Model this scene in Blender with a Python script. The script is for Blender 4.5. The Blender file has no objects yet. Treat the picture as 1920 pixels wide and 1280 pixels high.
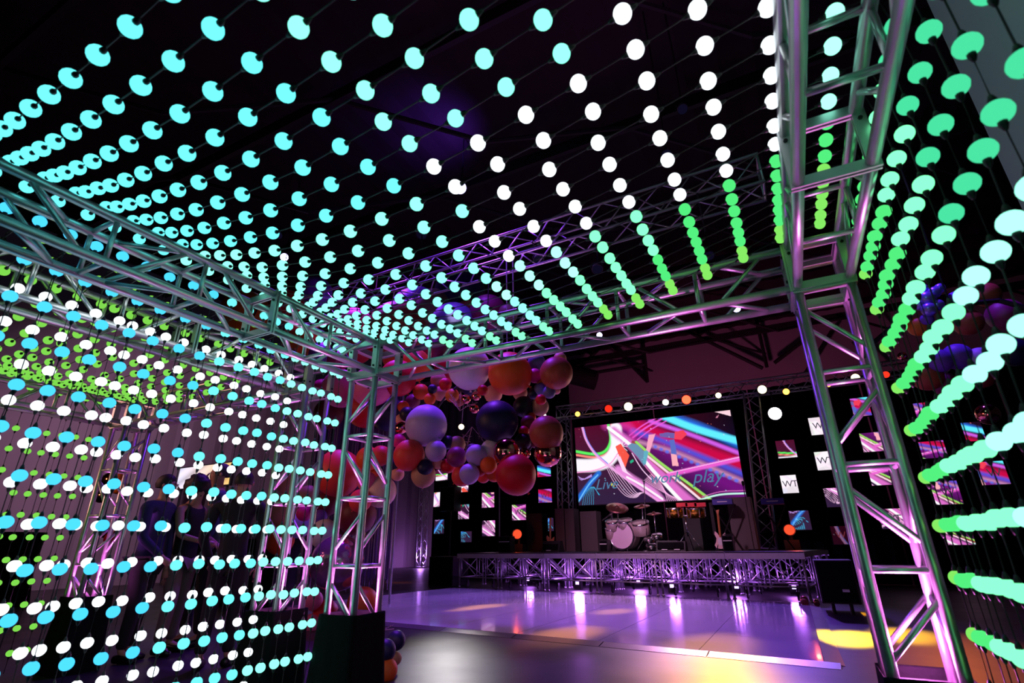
import bpy, math, random
import numpy as np
from mathutils import Vector, Matrix, Quaternion
random.seed(7)
sc = bpy.context.scene
col = sc.collection
PI = math.pi
# ---------------------------------------------------------------- camera, world, exposure
H = 1.1                                   # camera height
F = 961.98; PIT = math.radians(21.787); ROL = math.radians(-0.7105); YAW = math.radians(-27.076)
FW = Vector((math.sin(YAW)*math.cos(PIT), math.cos(YAW)*math.cos(PIT), math.sin(PIT)))
_rt = Vector((math.cos(YAW), -math.sin(YAW), 0)); _up = _rt.cross(FW)
RT = _rt*math.cos(ROL)+_up*math.sin(ROL); UP = -_rt*math.sin(ROL)+_up*math.cos(ROL)
cam_d = bpy.data.cameras.new('camera'); cam = bpy.data.objects.new('camera', cam_d); col.objects.link(cam)
cam.matrix_world = Matrix(((RT.x, UP.x, -FW.x, 0), (RT.y, UP.y, -FW.y, 0), (RT.z, UP.z, -FW.z, H), (0, 0, 0, 1)))
cam_d.sensor_width = 36; cam_d.lens = F/1920*36; cam_d.clip_start = .02; cam_d.clip_end = 200
cam_d.dof.use_dof = True; cam_d.dof.focus_distance = 7.5; cam_d.dof.aperture_fstop = 3.0
sc.camera = cam
w = bpy.data.worlds.new('world'); sc.world = w; w.use_nodes = True
w.node_tree.nodes['Background'].inputs[0].default_value = (.30, .22, .45, 1)
w.node_tree.nodes['Background'].inputs[1].default_value = .012
sc.view_settings.view_transform = 'Standard'; sc.view_settings.look = 'None'
sc.view_settings.gamma = 1; sc.view_settings.use_curve_mapping = False
sc.view_settings.exposure = 0.0
sc.cycles.use_denoising = True
sc.cycles.max_bounces = 5; sc.cycles.diffuse_bounces = 2; sc.cycles.glossy_bounces = 3
sc.cycles.transmission_bounces = 3; sc.cycles.transparent_max_bounces = 6
sc.cycles.sample_clamp_indirect = 4.0

def ray(px, py): return FW+RT*((px-960)/F)-UP*((py-640)/F)
def at(px, py, Y):
    d = ray(px, py); p = d*(Y/d.y); return Vector((p.x, p.y, p.z+H))
def atx(px, py, X):
    d = ray(px, py); p = d*(X/d.x); return Vector((p.x, p.y, p.z+H))
def depth(p): return (Vector(p)-Vector((0, 0, H))).dot(FW)

def spot(loc, tgt, power, color, angle=40, blend=.4, size=.08):
    d = bpy.data.lights.new('spot_beam', 'SPOT'); d.energy = power; d.color = color
    d.spot_size = math.radians(angle); d.spot_blend = blend; d.shadow_soft_size = size
    o = bpy.data.objects.new('spot_beam', d); col.objects.link(o); o.location = loc
    o.rotation_euler = (Vector(tgt)-Vector(loc)).to_track_quat('-Z', 'Y').to_euler(); return o
def point(loc, power, color, size=.05):
    d = bpy.data.lights.new('lamp_glow', 'POINT'); d.energy = power; d.color = color; d.shadow_soft_size = size
    o = bpy.data.objects.new('lamp_glow', d); col.objects.link(o); o.location = loc; return o
PURPLE = (.36, .13, 1); VIOLET = (.55, .22, 1); MAG = (1, .17, .85); AMBER = (1, .48, .05)
# stage washes hung on the stage truss, pointing at the dance floor
def on_floor(px, py):
    d = ray(px, py); p = d*(-H/d.z); return Vector((p.x, p.y, 0))
for x, e, c in ((-8.4, 1900, (.34, .15, 1)), (-5.9, 2100, (.48, .22, 1)), (-3.4, 2700, (.92, .42, .95)), (-.9, 1700, (.24, .08, 1))):
    spot((x, 16.9, 5.3), (x+.1, 10.6, 0), e, c, 40, .7, .2)
# front wash on the band gear from the overhead truss
spot((-3.6, 7.6, 5.9), (-3.6, 15.2, 1.6), 1500, (1, .45, .85), 42, .8, .2)
spot((-5.6, 7.6, 5.9), (-3.2, 15.0, 1.4), 700, (1, .75, .85), 16, .8, .2)
# narrow amber beams on the floors
spot((-3.2, 16.5, 5.0), on_floor(905, 1140), 11000, (1, .42, .08), 5.0, 1)
spot((-3.2, 16.5, 5.0), on_floor(868, 1146), 9000, (1, .42, .08), 3.2, 1)
spot((-2.2, 16.5, 5.0), on_floor(1060, 1194), 15000, (1, .36, .03), 5.5, 1)
spot((.0, 16.5, 5.0), on_floor(1330, 1216), 11000, (1, .42, .05), 6.5, 1)
spot((-1.5, 16.5, 5.0), on_floor(1150, 1150), 8000, (1, .42, .08), 5, 1)
spot((1.2, 16.5, 5.0), on_floor(1592, 1195), 16000, (1, .58, .01), 5, 1)
spot((1.2, 16.5, 5.0), on_floor(1700, 1190), 6500, (1, .50, .01), 6, 1)
spot((1.2, 16.5, 5.0), on_floor(1600, 1150), 8000, (1, .40, .01), 4, 1)
spot((2.6, 16.5, 5.0), on_floor(1780, 1230), 850, (1, .20, .03), 14, 1)
spot((-4.0, 16.5, 5.0), on_floor(745, 1092), 9000, (1, .25, .04), 8, 1)
# balloon lights from the roof truss, purple from above, plus an added warm fill and rim light
spot((-5.2, 7.0, 9.2), (-3.8, 6.6, 2.5), 3000, (.24, .04, 1), 70, .8, .5)
spot((-9.0, 8.4, 9.4), (-7.2, 7.8, 3.0), 2200, (.30, .05, 1), 60, .8, .5)
spot((2.0, 9.4, 9.0), (4.5, 9.8, 3), 1500, (.22, .05, 1), 45, .7, .2)
spot((-9.0, 1.0, 3.4), (-4.6, 6.6, 2.0), 330, (1, .42, .36), 60, .8, 1.0)
spot((-1.0, 13.0, 2.4), (-3.6, 7, 3.2), 260, (1, .5, .45), 50, .8, .6)
spot((-14, 6, 6.5), (-21, 12, 3), 1700, (.80, .48, .78), 110, 1, .6)
spot((-10, 16, 6.5), (-19, 27, 3), 520, (.62, .22, .8), 80, .9, .6)
spot((-3, 19.5, 2.0), (-2, 28, 9), 1300, (.78, .16, .42), 110, .9, .6)
# warm and white lamps raking the concrete in front
spot(at(850, 800, 17.0), on_floor(832, 1250), 1100, (1, .95, .95), 6.5, 1, .3)
spot(at(1300, 752, 17.0), on_floor(1310, 1266), 5200, (1, .46, .04), 9, 1, .3)
# added teal light on the pale right wall, standing in for bulb glow
spot((-.6, 2.5, 6.5), (3.0, 5.5, 6.5), 150, (.22, 1, .72), 100, .9, .3)

# ---------------------------------------------------------------- materials
def lin(c):
    c = [x/255 for x in c]; return tuple((x/12.92 if x <= .04045 else ((x+.055)/1.055)**2.4) for x in c)
def mat(name, rgb, rough=.5, metal=0., noise=0., scale=8., bump=0., spec=.5, coat=0., srgb=True, rvar=0.):
    m = bpy.data.materials.new(name); m.use_nodes = True; nt = m.node_tree; b = nt.nodes['Principled BSDF']
    c = lin(rgb) if srgb else rgb
    b.inputs['Base Color'].default_value = (*c, 1); b.inputs['Roughness'].default_value = rough
    b.inputs['Metallic'].default_value = metal; b.inputs['Specular IOR Level'].default_value = spec
    b.inputs['Coat Weight'].default_value = coat
    tc = nt.nodes.new('ShaderNodeTexCoord'); n = nt.nodes.new('ShaderNodeTexNoise')
    n.inputs['Scale'].default_value = scale; n.inputs['Detail'].default_value = 5
    nt.links.new(tc.outputs['Object'], n.inputs['Vector'])
    mx = nt.nodes.new('ShaderNodeMix'); mx.data_type = 'RGBA'
    mx.inputs[6].default_value = (*[x*(1-noise) for x in c], 1); mx.inputs[7].default_value = (*[min(1, x*(1+noise)) for x in c], 1)
    nt.links.new(n.outputs['Fac'], mx.inputs[0]); nt.links.new(mx.outputs[2], b.inputs['Base Color'])
    if rvar:
        mr = nt.nodes.new('ShaderNodeMapRange'); mr.inputs[3].default_value = max(0, rough-rvar); mr.inputs[4].default_value = rough+rvar
        nt.links.new(n.outputs['Fac'], mr.inputs[0]); nt.links.new(mr.outputs[0], b.inputs['Roughness'])
    if bump:
        bp = nt.nodes.new('ShaderNodeBump'); bp.inputs['Strength'].default_value = bump; bp.inputs['Distance'].default_value = .01
        nt.links.new(n.outputs['Fac'], bp.inputs['Height']); nt.links.new(bp.outputs[0], b.inputs['Normal'])
    return m
def emit(name, rgb, strength=1., srgb=True):
    m = bpy.data.materials.new(name); m.use_nodes = True; nt = m.node_tree; nt.nodes.clear()
    e = nt.nodes.new('ShaderNodeEmission'); e.inputs[0].default_value = (*(lin(rgb) if srgb else rgb), 1); e.inputs[1].default_value = strength
    o = nt.nodes.new('ShaderNodeOutputMaterial'); nt.links.new(e.outputs[0], o.inputs[0]); return m
M = {}
M['alu'] = mat('brushed_aluminium', (196, 198, 200), .36, .88, .12, 22, 0, rvar=.08)
M['alu2'] = mat('stage_aluminium', (190, 190, 196), .42, .75, .12, 14, 0)
M['plate'] = mat('aluminium_plate', (185, 188, 190), .42, .85, .15, 10, 0)
M['bolt'] = mat('dark_bolt', (30, 30, 32), .5, .6)
M['black'] = mat('matte_black', (14, 14, 16), .6)
M['blackgloss'] = mat('satin_black', (16, 16, 18), .35)
M['cloth'] = mat('black_cloth', (13, 13, 15), .9, noise=.4, scale=60, bump=.5, spec=.1)
M['drape'] = mat('black_drape', (9, 9, 11), .95, noise=.3, scale=30, spec=.05)
M['wire'] = mat('black_wire', (8, 9, 10), .5)
M['grille'] = mat('grey_grille', (92, 84, 84), .7, 0, .2, 90, .3)
M['concrete'] = mat('polished_concrete', (44, 41, 42), .40, 0, .35, 1.6, .12, .35, rvar=.10)
M['dance'] = mat('white_gloss_panel', (205, 200, 212), .13, 0, .04, 2.0, 0, .6, .3)
M['wall'] = mat('pale_wall', (150, 132, 140), .85, 0, .12, .6, 0, .2)
M['wallgrey'] = mat('grey_wall', (175, 178, 176), .8, 0, .08, .8, 0, .2)
M['roof'] = mat('dark_roof_sheet', (40, 30, 34), .8, 0, .3, .5, 0, .2)
M['steel'] = mat('dark_steel', (30, 24, 28), .7, .2, .2, 3)
M['gold'] = mat('brass_shell', (232, 176, 60), .2, 1, .1, 12)
M['chrome'] = mat('chrome', (220, 220, 225), .15, 1)
M['cymbal'] = mat('bronze_cymbal', (190, 130, 120), .3, .9, .15, 40)
M['drumhead'] = mat('white_drumhead', (240, 215, 235), .4)
M['sparkle'] = mat('pearl_wrap', (225, 190, 190), .25, .3, .6, 60)
M['wood'] = mat('maple_neck', (190, 120, 70), .4)
M['cream'] = mat('cream_body', (235, 205, 195), .3)
M['sunburst'] = mat('amber_body', (225, 130, 90), .3)
M['blue'] = mat('blue_shell', (40, 35, 140), .5)
M['skin'] = mat('skin', (176, 130, 110), .55)
M['hair'] = mat('dark_hair', (18, 14, 14), .6)
M['greyhair'] = mat('grey_hair', (70, 62, 66), .7)
M['navysuit'] = mat('navy_suit', (26, 28, 74), .85)
M['blacksuit'] = mat('black_suit', (16, 16, 22), .85)
M['greyshirt'] = mat('grey_shirt', (70, 76, 110), .85)
M['blackdress'] = mat('black_top', (12, 12, 15), .85)
M['beige'] = mat('beige_trousers', (120, 100, 98), .85)
M['shoe'] = mat('black_shoe', (12, 12, 12), .35)
M['white'] = mat('white_trim', (225, 225, 225), .5)
M['feather'] = mat('dried_grass', (190, 150, 150), .9)
M['tinsel'] = mat('foil_tinsel', (150, 120, 170), .3, .9, .5, 40)
M['copper'] = mat('copper_foil', (230, 140, 125), .12, 1, .15, 6)
M['purplefoil'] = mat('purple_foil', (150, 130, 235), .3, .5, .15, 6)
m = mat('clear_foil_balloon', (225, 150, 200), .12, .75, .3, 10)
M['bubble'] = m

def bulbmat(name, rgb, s=1.):
    return emit(name, tuple(x*s for x in rgb), 1., False)
BM = {
 'cyan_deep': bulbmat('glow_deep_cyan', (.085, .80, 1.3)),
 'cyan': bulbmat('glow_cyan', (.20, 1.4, 1.4)),
 'aqua': bulbmat('glow_aqua', (.38, 1.7, 1.25)),
 'mint': bulbmat('glow_mint', (.30, 1.7, .72)),
 'seafoam': bulbmat('glow_seafoam', (.07, .80, .38)),
 'green': bulbmat('glow_green', (.09, .90, .22)),
 'lime_green': bulbmat('glow_lime_green', (.24, .85, .13)),
 'lime': bulbmat('glow_lime', (.22, .72, .08)),
 'ice': bulbmat('glow_ice', (.55, 1.8, 1.3)),
 'white': bulbmat('glow_white', (2.0, 2.2, 2.3)),
}
# ---------------------------------------------------------------- mesh helpers
ORG = {}
class MB:
    def __init__(s): s.v = []; s.f = []
    def add(s, vs, fs):
        n = len(s.v); s.v += [tuple(x) for x in vs]; s.f += [tuple(i+n for i in f) for f in fs]; return s
    def box(s, c, d, R=None):
        c = Vector(c); h = [x/2 for x in d]; vs = []
        for sx, sy, sz in ((-1,-1,-1),(1,-1,-1),(1,1,-1),(-1,1,-1),(-1,-1,1),(1,-1,1),(1,1,1),(-1,1,1)):
            p = Vector((sx*h[0], sy*h[1], sz*h[2])); vs.append(c+(R @ p if R else p))
        return s.add(vs, [(0,3,2,1),(4,5,6,7),(0,1,5,4),(1,2,6,5),(2,3,7,6),(3,0,4,7)])
    def tube(s, a, b, r, n=8, r2=None, caps=True):
        a = Vector(a); b = Vector(b); d = (b-a)
        if d.length < 1e-6: return s
        q = d.to_track_quat('Z', 'Y'); r2 = r if r2 is None else r2; vs = []
        for P, rr in ((a, r), (b, r2)):
            for i in range(n):
                t = 2*PI*i/n; vs.append(P+q @ Vector((rr*math.cos(t), rr*math.sin(t), 0)))
        fs = [(i, (i+1) % n, n+(i+1) % n, n+i) for i in range(n)]
        if caps: fs += [tuple(range(n-1, -1, -1)), tuple(range(n, 2*n))]
        return s.add(vs, fs)
    def path(s, pts, r, n=6):
        pts = [Vector(p) for p in pts]; m = len(pts); vs = []
        if m < 2: return s
        for k, p in enumerate(pts):
            d = pts[min(k+1, m-1)]-pts[max(k-1, 0)]
            if d.length < 1e-9: d = Vector((0, 0, 1))
            q = d.to_track_quat('Z', 'Y'); rr = r[k] if isinstance(r, (list, tuple)) else r
            for i in range(n):
                t = 2*PI*i/n; vs.append(p+q @ Vector((rr*math.cos(t), rr*math.sin(t), 0)))
        fs = [(k*n+i, k*n+(i+1) % n, (k+1)*n+(i+1) % n, (k+1)*n+i) for k in range(m-1) for i in range(n)]
        fs += [tuple(range(n-1, -1, -1)), tuple(range((m-1)*n, m*n))]
        return s.add(vs, fs)
    def lathe(s, prof, n=16, M4=None, caps=True):      # prof: (r, z) list
        vs = []; fs = []; k = len(prof)
        for r, z in prof:
            for i in range(n):
                t = 2*PI*i/n; p = Vector((r*math.cos(t), r*math.sin(t), z)); vs.append(M4 @ p if M4 else p)
        for j in range(k-1):
            for i in range(n): fs.append((j*n+i, j*n+(i+1) % n, (j+1)*n+(i+1) % n, (j+1)*n+i))
        if caps: fs += [tuple(range(n-1, -1, -1)), tuple(range((k-1)*n, k*n))]
        return s.add(vs, fs)
    def build(s, name, m, parent=None, smooth=False, loc=None):
        me = bpy.data.meshes.new(name); o0 = Vector((0, 0, 0))
        if parent is not None: o0 = ORG.get(parent.name, o0)
        if loc is not None: o0 = Vector(loc)
        me.from_pydata([tuple(Vector(v)-o0) for v in s.v], [], s.f)
        if m: me.materials.append(m)
        if smooth: me.polygons.foreach_set('use_smooth', [True]*len(me.polygons))
        me.update(); o = bpy.data.objects.new(name, me); col.objects.link(o)
        if parent is not None: o.parent = parent; ORG[o.name] = o0
        else:
            if loc is not None: o.location = loc
            ORG[o.name] = o0
        return o
def lk(me, name, m=None, parent=None, loc=(0, 0, 0), rot=None):
    o = bpy.data.objects.new(name, me); col.objects.link(o); o.parent = parent; o.location = loc
    if rot is not None: o.rotation_mode = 'QUATERNION'; o.rotation_quaternion = rot
    if m is not None: o.material_slots[0].link = 'OBJECT'; o.material_slots[0].material = m
    return o
def thing(name, label, cat, loc=(0, 0, 0), group=None):
    o = bpy.data.objects.new(name, None); col.objects.link(o); o.location = loc; o.empty_display_size = .1
    o['label'] = label; o['category'] = cat
    if group: o['group'] = group
    ORG[o.name] = Vector(loc); return o
def tag(o, label, cat, group=None):
    o['label'] = label; o['category'] = cat
    if group: o['group'] = group
    return o
def struct(o): o['kind'] = 'structure'; return o
def copy_tree(o, parent=None):
    c = o.copy(); col.objects.link(c); c.parent = parent
    ORG[c.name] = ORG.get(o.name, Vector((0, 0, 0)))
    for ch in o.children: copy_tree(ch, c)
    return c
ORDN = ['first', 'second', 'third', 'fourth', 'fifth', 'sixth', 'seventh', 'eighth', 'ninth', 'tenth', 'eleventh', 'twelfth',
        'thirteenth', 'fourteenth', 'fifteenth', 'sixteenth', 'seventeenth', 'eighteenth', 'nineteenth', 'twentieth', 'twenty-first', 'twenty-second', 'twenty-third', 'twenty-fourth']

# ---------------------------------------------------------------- setting
o = MB().box((-4, 10, -.1), (36, 40, .2)).build('floor', M['concrete']); struct(o)
def folds(a, b, z0, z1, n, amp, seed=0, thick=.05, per=.35):
    """hanging cloth / ribbed sheet between two ground points"""
    rnd = random.Random(seed); a = Vector(a); b = Vector(b); d = (b-a); L = d.length; d.normalize(); nrm = Vector((-d.y, d.x, 0))
    vs = []; k = max(2, int(L/per*4)); ph = 0
    for i in range(k+1):
        t = i/k*L; ph = 2*PI*t/per + .8*math.sin(t*1.3+seed); off = amp*math.sin(ph)
        p = a+d*t
        vs += [(p.x+nrm.x*off, p.y+nrm.y*off, z0), (p.x+nrm.x*off*.8, p.y+nrm.y*off*.8, z1)]
    fs = [(2*i, 2*i+2, 2*i+3, 2*i+1) for i in range(k)]
    nb = len(vs); vs += [(x+nrm.x*thick, y+nrm.y*thick, z) for x, y, z in vs]
    fs += [tuple(nb+j for j in reversed(f)) for f in fs[:k]]
    fs += [(0, 1, nb+1, nb), (2*k+1, 2*k, nb+2*k, nb+2*k+1)]
    fs += [(2*i+1, 2*i+3, nb+2*i+3, nb+2*i+1) for i in range(k)]
    return vs, fs
vs, fs = folds((-21.5, -8), (-21.5, 29), 0, 9.2, 0, .05, 3, .2, 1.1)
struct(MB().add(vs, fs).build('wall_left', M['wall']))
struct(MB().box((-4, 29.1, 6.2), (36, .2, 12.4)).build('wall_back', M['wall']))
struct(MB().box((3.1, 2.4, 4.8), (.2, 9.4, 9.6)).build('wall_right', M['wallgrey']))
# ribbed roof sheet, gently pitched
mb = MB(); n = 90
vs = []; fs = []
for i in range(n+1):
    x = -22+36*i/n
    vs += [(x, -10, 11.6+.05*(i % 2)), (x, 30, 12.3+.05*(i % 2)), (x, -10, 11.9), (x, 30, 12.6)]
for i in range(n): k = 4*i; fs += [(k, k+4, k+5, k+1), (k+2, k+3, k+7, k+6)]
struct(mb.add(vs, fs).build('ceiling', M['roof']))
rf = thing('roof_truss', 'dark steel roof truss and bracing below the roof sheet', 'roof truss', (-4, 10, 11.3))
for k in range(8):
    y = -2+k*4.2; MB().box((-4, y, 11.25), (36, .12, .35)).build('purlin', M['steel'], rf)
    for j in range(6):
        x = -20+j*6; MB().tube((x, y, 11.2), (x+3, y+2.1, 10.3), .06, 6).build('brace', M['steel'], rf)
        MB().tube((x+3, y+2.1, 10.3), (x+6, y+4.2, 11.2), .06, 6).build('brace', M['steel'], rf)
wb = thing('wall_bracing', 'dark steel cross bracing against the pale gable wall', 'bracing', (-4, 28.6, 8))
for a, b in [((1144,644),(1214,716)),((1200,590),(1214,716)),((1100,701),(1212,682)),((1238,596),(1430,690)),((1415,585),(1438,688)),
             ((1452,680),(1510,636)),((1303,575),(1310,628)),((1345,604),(1310,628)),((1086,690),(1160,618)),((1058,638),(1112,665)),((1560,620),(1510,700)),((1600,640),(1650,690))]:
    MB().tube(at(*a, 28.3), at(*b, 28.3), .10, 6).build('brace', M['steel'], wb)
p = at(1096, 708, 26); tag(MB().tube((p.x-1.4, p.y, p.z+.6), (p.x+.5, p.y+.5, p.z-.1), .55, 20).build('air_duct', M['steel'], smooth=False), 'dark round air duct under the gable, left of the stage screen', 'duct')

# dance floor: gloss panels inside a metal ramp edge
FRc = Vector((.03, 6.52, 0)); BRc = Vector((.0, 12.45, 0)); BLc = Vector((-9.0, 13.7, 0)); FLc = Vector((-9.5, 7.55, 0))
df = thing('dance_floor', 'white gloss dance floor with metal ramp edge before the stage', 'dance floor', (-4.5, 10, 0))
def bil(u, v):
    return (FLc*(1-u)+FRc*u)*(1-v)+(BLc*(1-u)+BRc*u)*v
NU, NV = 8, 5
for i in range(NU):
    for j in range(NV):
        g = .0012
        c = [bil((i+a)/NU+s1*g*.4, (j+b)/NV+s2*g*.4) for a, b, s1, s2 in ((0,0,1,1),(1,0,-1,1),(1,1,-1,-1),(0,1,1,-1))]
        vs = [(p.x, p.y, .0) for p in c]+[(p.x, p.y, .030) for p in c]
        MB().add(vs, [(0,3,2,1),(4,5,6,7),(0,1,5,4),(1,2,6,5),(2,3,7,6),(3,0,4,7)]).build('floor_panel', M['dance'], df)
M['ramp'] = mat('metal_ramp', (150, 140, 145), .35, .8, .1, 6)
def ramp(a, b, out, n):
    for k in range(n):
        p = a.lerp(b, k/n); q = a.lerp(b, (k+1)/n-.0015)
        vs = [p+Vector((0,0,.031)), q+Vector((0,0,.031)), q+out+Vector((0,0,.004)), p+out+Vector((0,0,.004)), p, q, q+out, p+out]
        MB().add(vs, [(0,1,2,3),(7,6,5,4),(3,2,6,7),(0,4,5,1),(1,5,6,2),(0,3,7,4)]).build('edge_ramp', M['ramp'], df)
ramp(FLc+Vector((-.1,-.02,0)), FRc+Vector((.15,-.02,0)), Vector((-.01,-.16,0)), 8)
ramp(FRc+Vector((.0,0,0)), BRc, Vector((.17,0,0)), 5)
ramp(BLc, FLc, Vector((-.15,0,0)), 5)
ramp(BRc, BLc, Vector((.01,.15,0)), 8)

# ---------------------------------------------------------------- box trusses
A = .254; RC = .025
def endframe(parent, c, ax):
    """flat bolted square frame at c, normal along axis ax"""
    o1 = [i for i in range(3) if i != ax]; h = A/2+.028; b = .045; t = .010
    mb = MB(); bl = MB()
    for i, j in ((0, 1), (1, 0)):
        for s in (-1, 1):
            p = Vector(c); p[o1[i]] += s*(h-b/2); d = [0, 0, 0]; d[ax] = t; d[o1[i]] = b; d[o1[j]] = 2*h if i == 0 else 2*h-2*b
            mb.box(p, d)
            # return flange running inwards
    for s1 in (-1, 1):
        for s2 in (-1, 1):
            p = Vector(c); p[o1[0]] += s1*(h-b/2); p[o1[1]] += s2*(h-b-.03); q = p.copy(); p[ax] -= t/2+.008; q[ax] += t/2+.008
            bl.tube(p, q, .009, 6)
    fr = mb.build('end_frame', M['plate'], parent); bl.build('bolt', M['bolt'], fr)
def truss(label, a, b, ax, n, ph=0, name='box_truss', cat='truss', flat=True):
    """a,b: ends of the centre line; ax: axis index"""
    a = Vector(a); b = Vector(b); t = thing(name, label, cat, a)
    o1 = [i for i in range(3) if i != ax]; L = abs(b[ax]-a[ax]); sgn = 1 if b[ax] > a[ax] else -1
    crn = {}
    for s1 in (-1, 1):
        for s2 in (-1, 1):
            off = Vector((0, 0, 0)); off[o1[0]] = s1*A/2; off[o1[1]] = s2*A/2; crn[s1, s2] = off
            MB().tube(a+off, b+off, RC, 12).build('chord', M['alu'], t, True)
    faces = [((-1,-1),(1,-1)),((1,-1),(1,1)),((-1,1),(1,1)),((-1,-1),(-1,1))]
    d = Vector((0, 0, 0)); d[ax] = sgn
    m0 = L*.5/n if n else 0; step = L/n
    for k in range(n+1):
        s = min(max(k*step, .10), L-.10)
        if 0 < k < n:
            for c1, c2 in faces:
                MB().tube(a+d*s+crn[c1], a+d*s+crn[c2], .0135, 8).build('rung', M['alu'], t, True)
    for k in range(n):
        for q, (c1, c2) in enumerate(faces):
            if not flat and q in (0, 2): continue
            e = max(.06, (step-.27)/2); s0 = k*step+e; s1 = (k+1)*step-e
            fl = (k+ph) % 2
            A1, B1 = (crn[c1], crn[c2]) if fl else (crn[c2], crn[c1])
            MB().tube(a+d*s0+A1, a+d*s1+B1, .0135, 8).build('diagonal', M['alu'], t, True)
    endframe(t, a+d*.006, ax); endframe(t, b-d*.006, ax)
    return t
def corner(label, c):
    t = thing('corner_block', label, 'truss corner', c)
    c = Vector(c); h = A/2+.028
    for ax in range(3):
        for s in (-1, 1):
            q = c.copy(); q[ax] += s*(h-.003); endframe_c(t, q, ax)
        o1 = [i for i in range(3) if i != ax]
        for s1 in (-1, 1):
            for s2 in (-1, 1):
                p = c.copy(); p[o1[0]] += s1*(h-.024); p[o1[1]] += s2*(h-.024); a = p.copy(); b = p.copy(); a[ax] -= h-.02; b[ax] += h-.02
                MB().box((a+b)/2, [(.04 if i != ax else 2*h-.05) for i in range(3)]).build('edge_bar', M['alu'], t)
    return t
endframe_c = endframe
ZB = 1.351+H; ZT = ZB+A; ZC = (ZB+ZT)/2; HB = A/2+.028
X0 = -2.835; X1 = .265; Y0 = 3.069; YC = Y0+A/2
cols = [('left', X0-A/2), ('right', X1+A/2)]
corner('aluminium corner block above the front left column of the near cube', (X0-A/2, YC, ZC))
corner('aluminium corner block above the tall column on the right', (X1+A/2, YC, ZC))
truss('front left box truss column of the near cube with black cloth base', (X0-A/2, YC, .02), (X0-A/2, YC, ZC-HB-.002), 2, 5, 1, 'truss_column')
truss('nearest box truss column, right of the stage, glowing magenta inside', (X1+A/2, YC, .02), (X1+A/2, YC, ZC-HB-.002), 2, 5, 0, 'truss_column')
truss('front overhead box truss beam spanning between the two near columns', (X0-A/2+HB+.002, YC, ZC), (X1+A/2-HB-.002, YC, ZC), 0, 6, 0, 'truss_beam')
truss('short overhead beam section next to the left corner block', (X0-A/2, YC-HB-.002, ZC), (X0-A/2, 2.045, ZC), 1, 2, 0, 'truss_beam')
truss('long left overhead beam section running out of the left picture edge', (X0-A/2, 2.035, ZC), (X0-A/2, -.4, ZC), 1, 5, 1, 'truss_beam')
truss('short overhead beam section next to the right corner block', (X1+A/2, YC-HB-.002, ZC), (X1+A/2, 2.045, ZC), 1, 2, 1, 'truss_beam', flat=False)
truss('overhead beam section at the top right, out of the top picture edge', (X1+A/2, 2.035, ZC), (X1+A/2, -.4, ZC), 1, 5, 0, 'truss_beam', flat=False)
# second cube further left
XR2 = -3.66-A/2; XL2 = -6.50-A/2; YC2 = 3.10+A/2
corner('aluminium corner block on the second cube, right column', (XR2, YC2, ZC))
corner('farthest corner block, over the column at the far left', (XL2, YC2, ZC))
truss('second cube right column, just left of the near left column', (XR2, YC2, .02), (XR2, YC2, ZC-HB-.002), 2, 5, 0, 'truss_column')
truss('far left column of the second cube, behind both bulb curtains', (XL2, YC2, .02), (XL2, YC2, ZC-HB-.002), 2, 5, 1, 'truss_column')
truss('front beam of the second cube, above the dark figures', (XL2+HB+.002, YC2, ZC), (XR2-HB-.002, YC2, ZC), 0, 5, 0, 'truss_beam')
truss('short right beam section of the second cube beside its corner block', (XR2, YC2-HB-.002, ZC), (XR2, 2.045, ZC), 1, 2, 1, 'truss_beam')
truss('long right beam section of the second cube at the left picture edge', (XR2, 2.035, ZC), (XR2, -.4, ZC), 1, 5, 0, 'truss_beam')
truss('far left beam of the second cube below the lime bulbs', (XL2, YC2-HB-.002, ZC), (XL2, -.4, ZC), 1, 6, 1, 'truss_beam')

# black cloth sleeves and uplights in the column feet
def sleeve(x, y, zt, label, seed):
    rnd = random.Random(seed); h = .178; vs = []; n = 40
    def ring(z, sc_, jit):
        r = []
        for i in range(n):
            t = i/n*4; k = int(t); f = t-k
            c = [(-1,-1),(1,-1),(1,1),(-1,1),(-1,-1)]; x_ = (c[k][0]*(1-f)+c[k+1][0]*f); y_ = (c[k][1]*(1-f)+c[k+1][1]*f)
            s = sc_*(1+jit*math.sin(i*1.7+seed+z*3)); r.append((x+x_*h*s, y+y_*h*s, z))
        return r
    rows = [(.0, 1.12, .03), (.25, 1.04, .02), (zt*.7, .97, .015), (zt-.02, .93, .01), (zt, .92, .006)]
    for z, s, j in rows: vs += ring(z, s, j)
    vs += ring(zt-.01, .88, .006); vs += ring(zt-.12, .88, .0)
    m_ = len(rows)+2
    fs = [(k*n+i, k*n+(i+1) % n, (k+1)*n+(i+1) % n, (k+1)*n+i) for k in range(m_-1) for i in range(n)]
    tag(MB().add(vs, fs).build('cloth_sleeve', M['cloth'], loc=(x, y, 0), smooth=True), label, 'cloth')
M['lens_mag'] = emit('magenta_led_lens', (1.6, .5, 1.5), 3, False)
def uplight(x, y, z, power, label):
    t = thing('uplight', label, 'spotlight', (x, y, 0), 'LED uplights inside the column feet')
    MB().lathe([(.045, z-.16), (.07, z-.14), (.075, z-.02), (.07, z-.015), (.06, z-.03)], 18, Matrix.Translation((x, y, 0))).build('housing', M['blackgloss'], t, True)
    MB().lathe([(.058, z-.032), (.058, z-.026)], 18, Matrix.Translation((x, y, 0))).build('lens', M['lens_mag'], t)
    MB().box((x, y, (z-.16)/2+.0), (.10, .10, z-.16)).build('stand', M['black'], t)
    point((x, y, z+.08), power*.25, MAG, .05); spot((x, y, z+.0), (x, y, z+2), power*3.2, MAG, 70, .6, .05)
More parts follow.
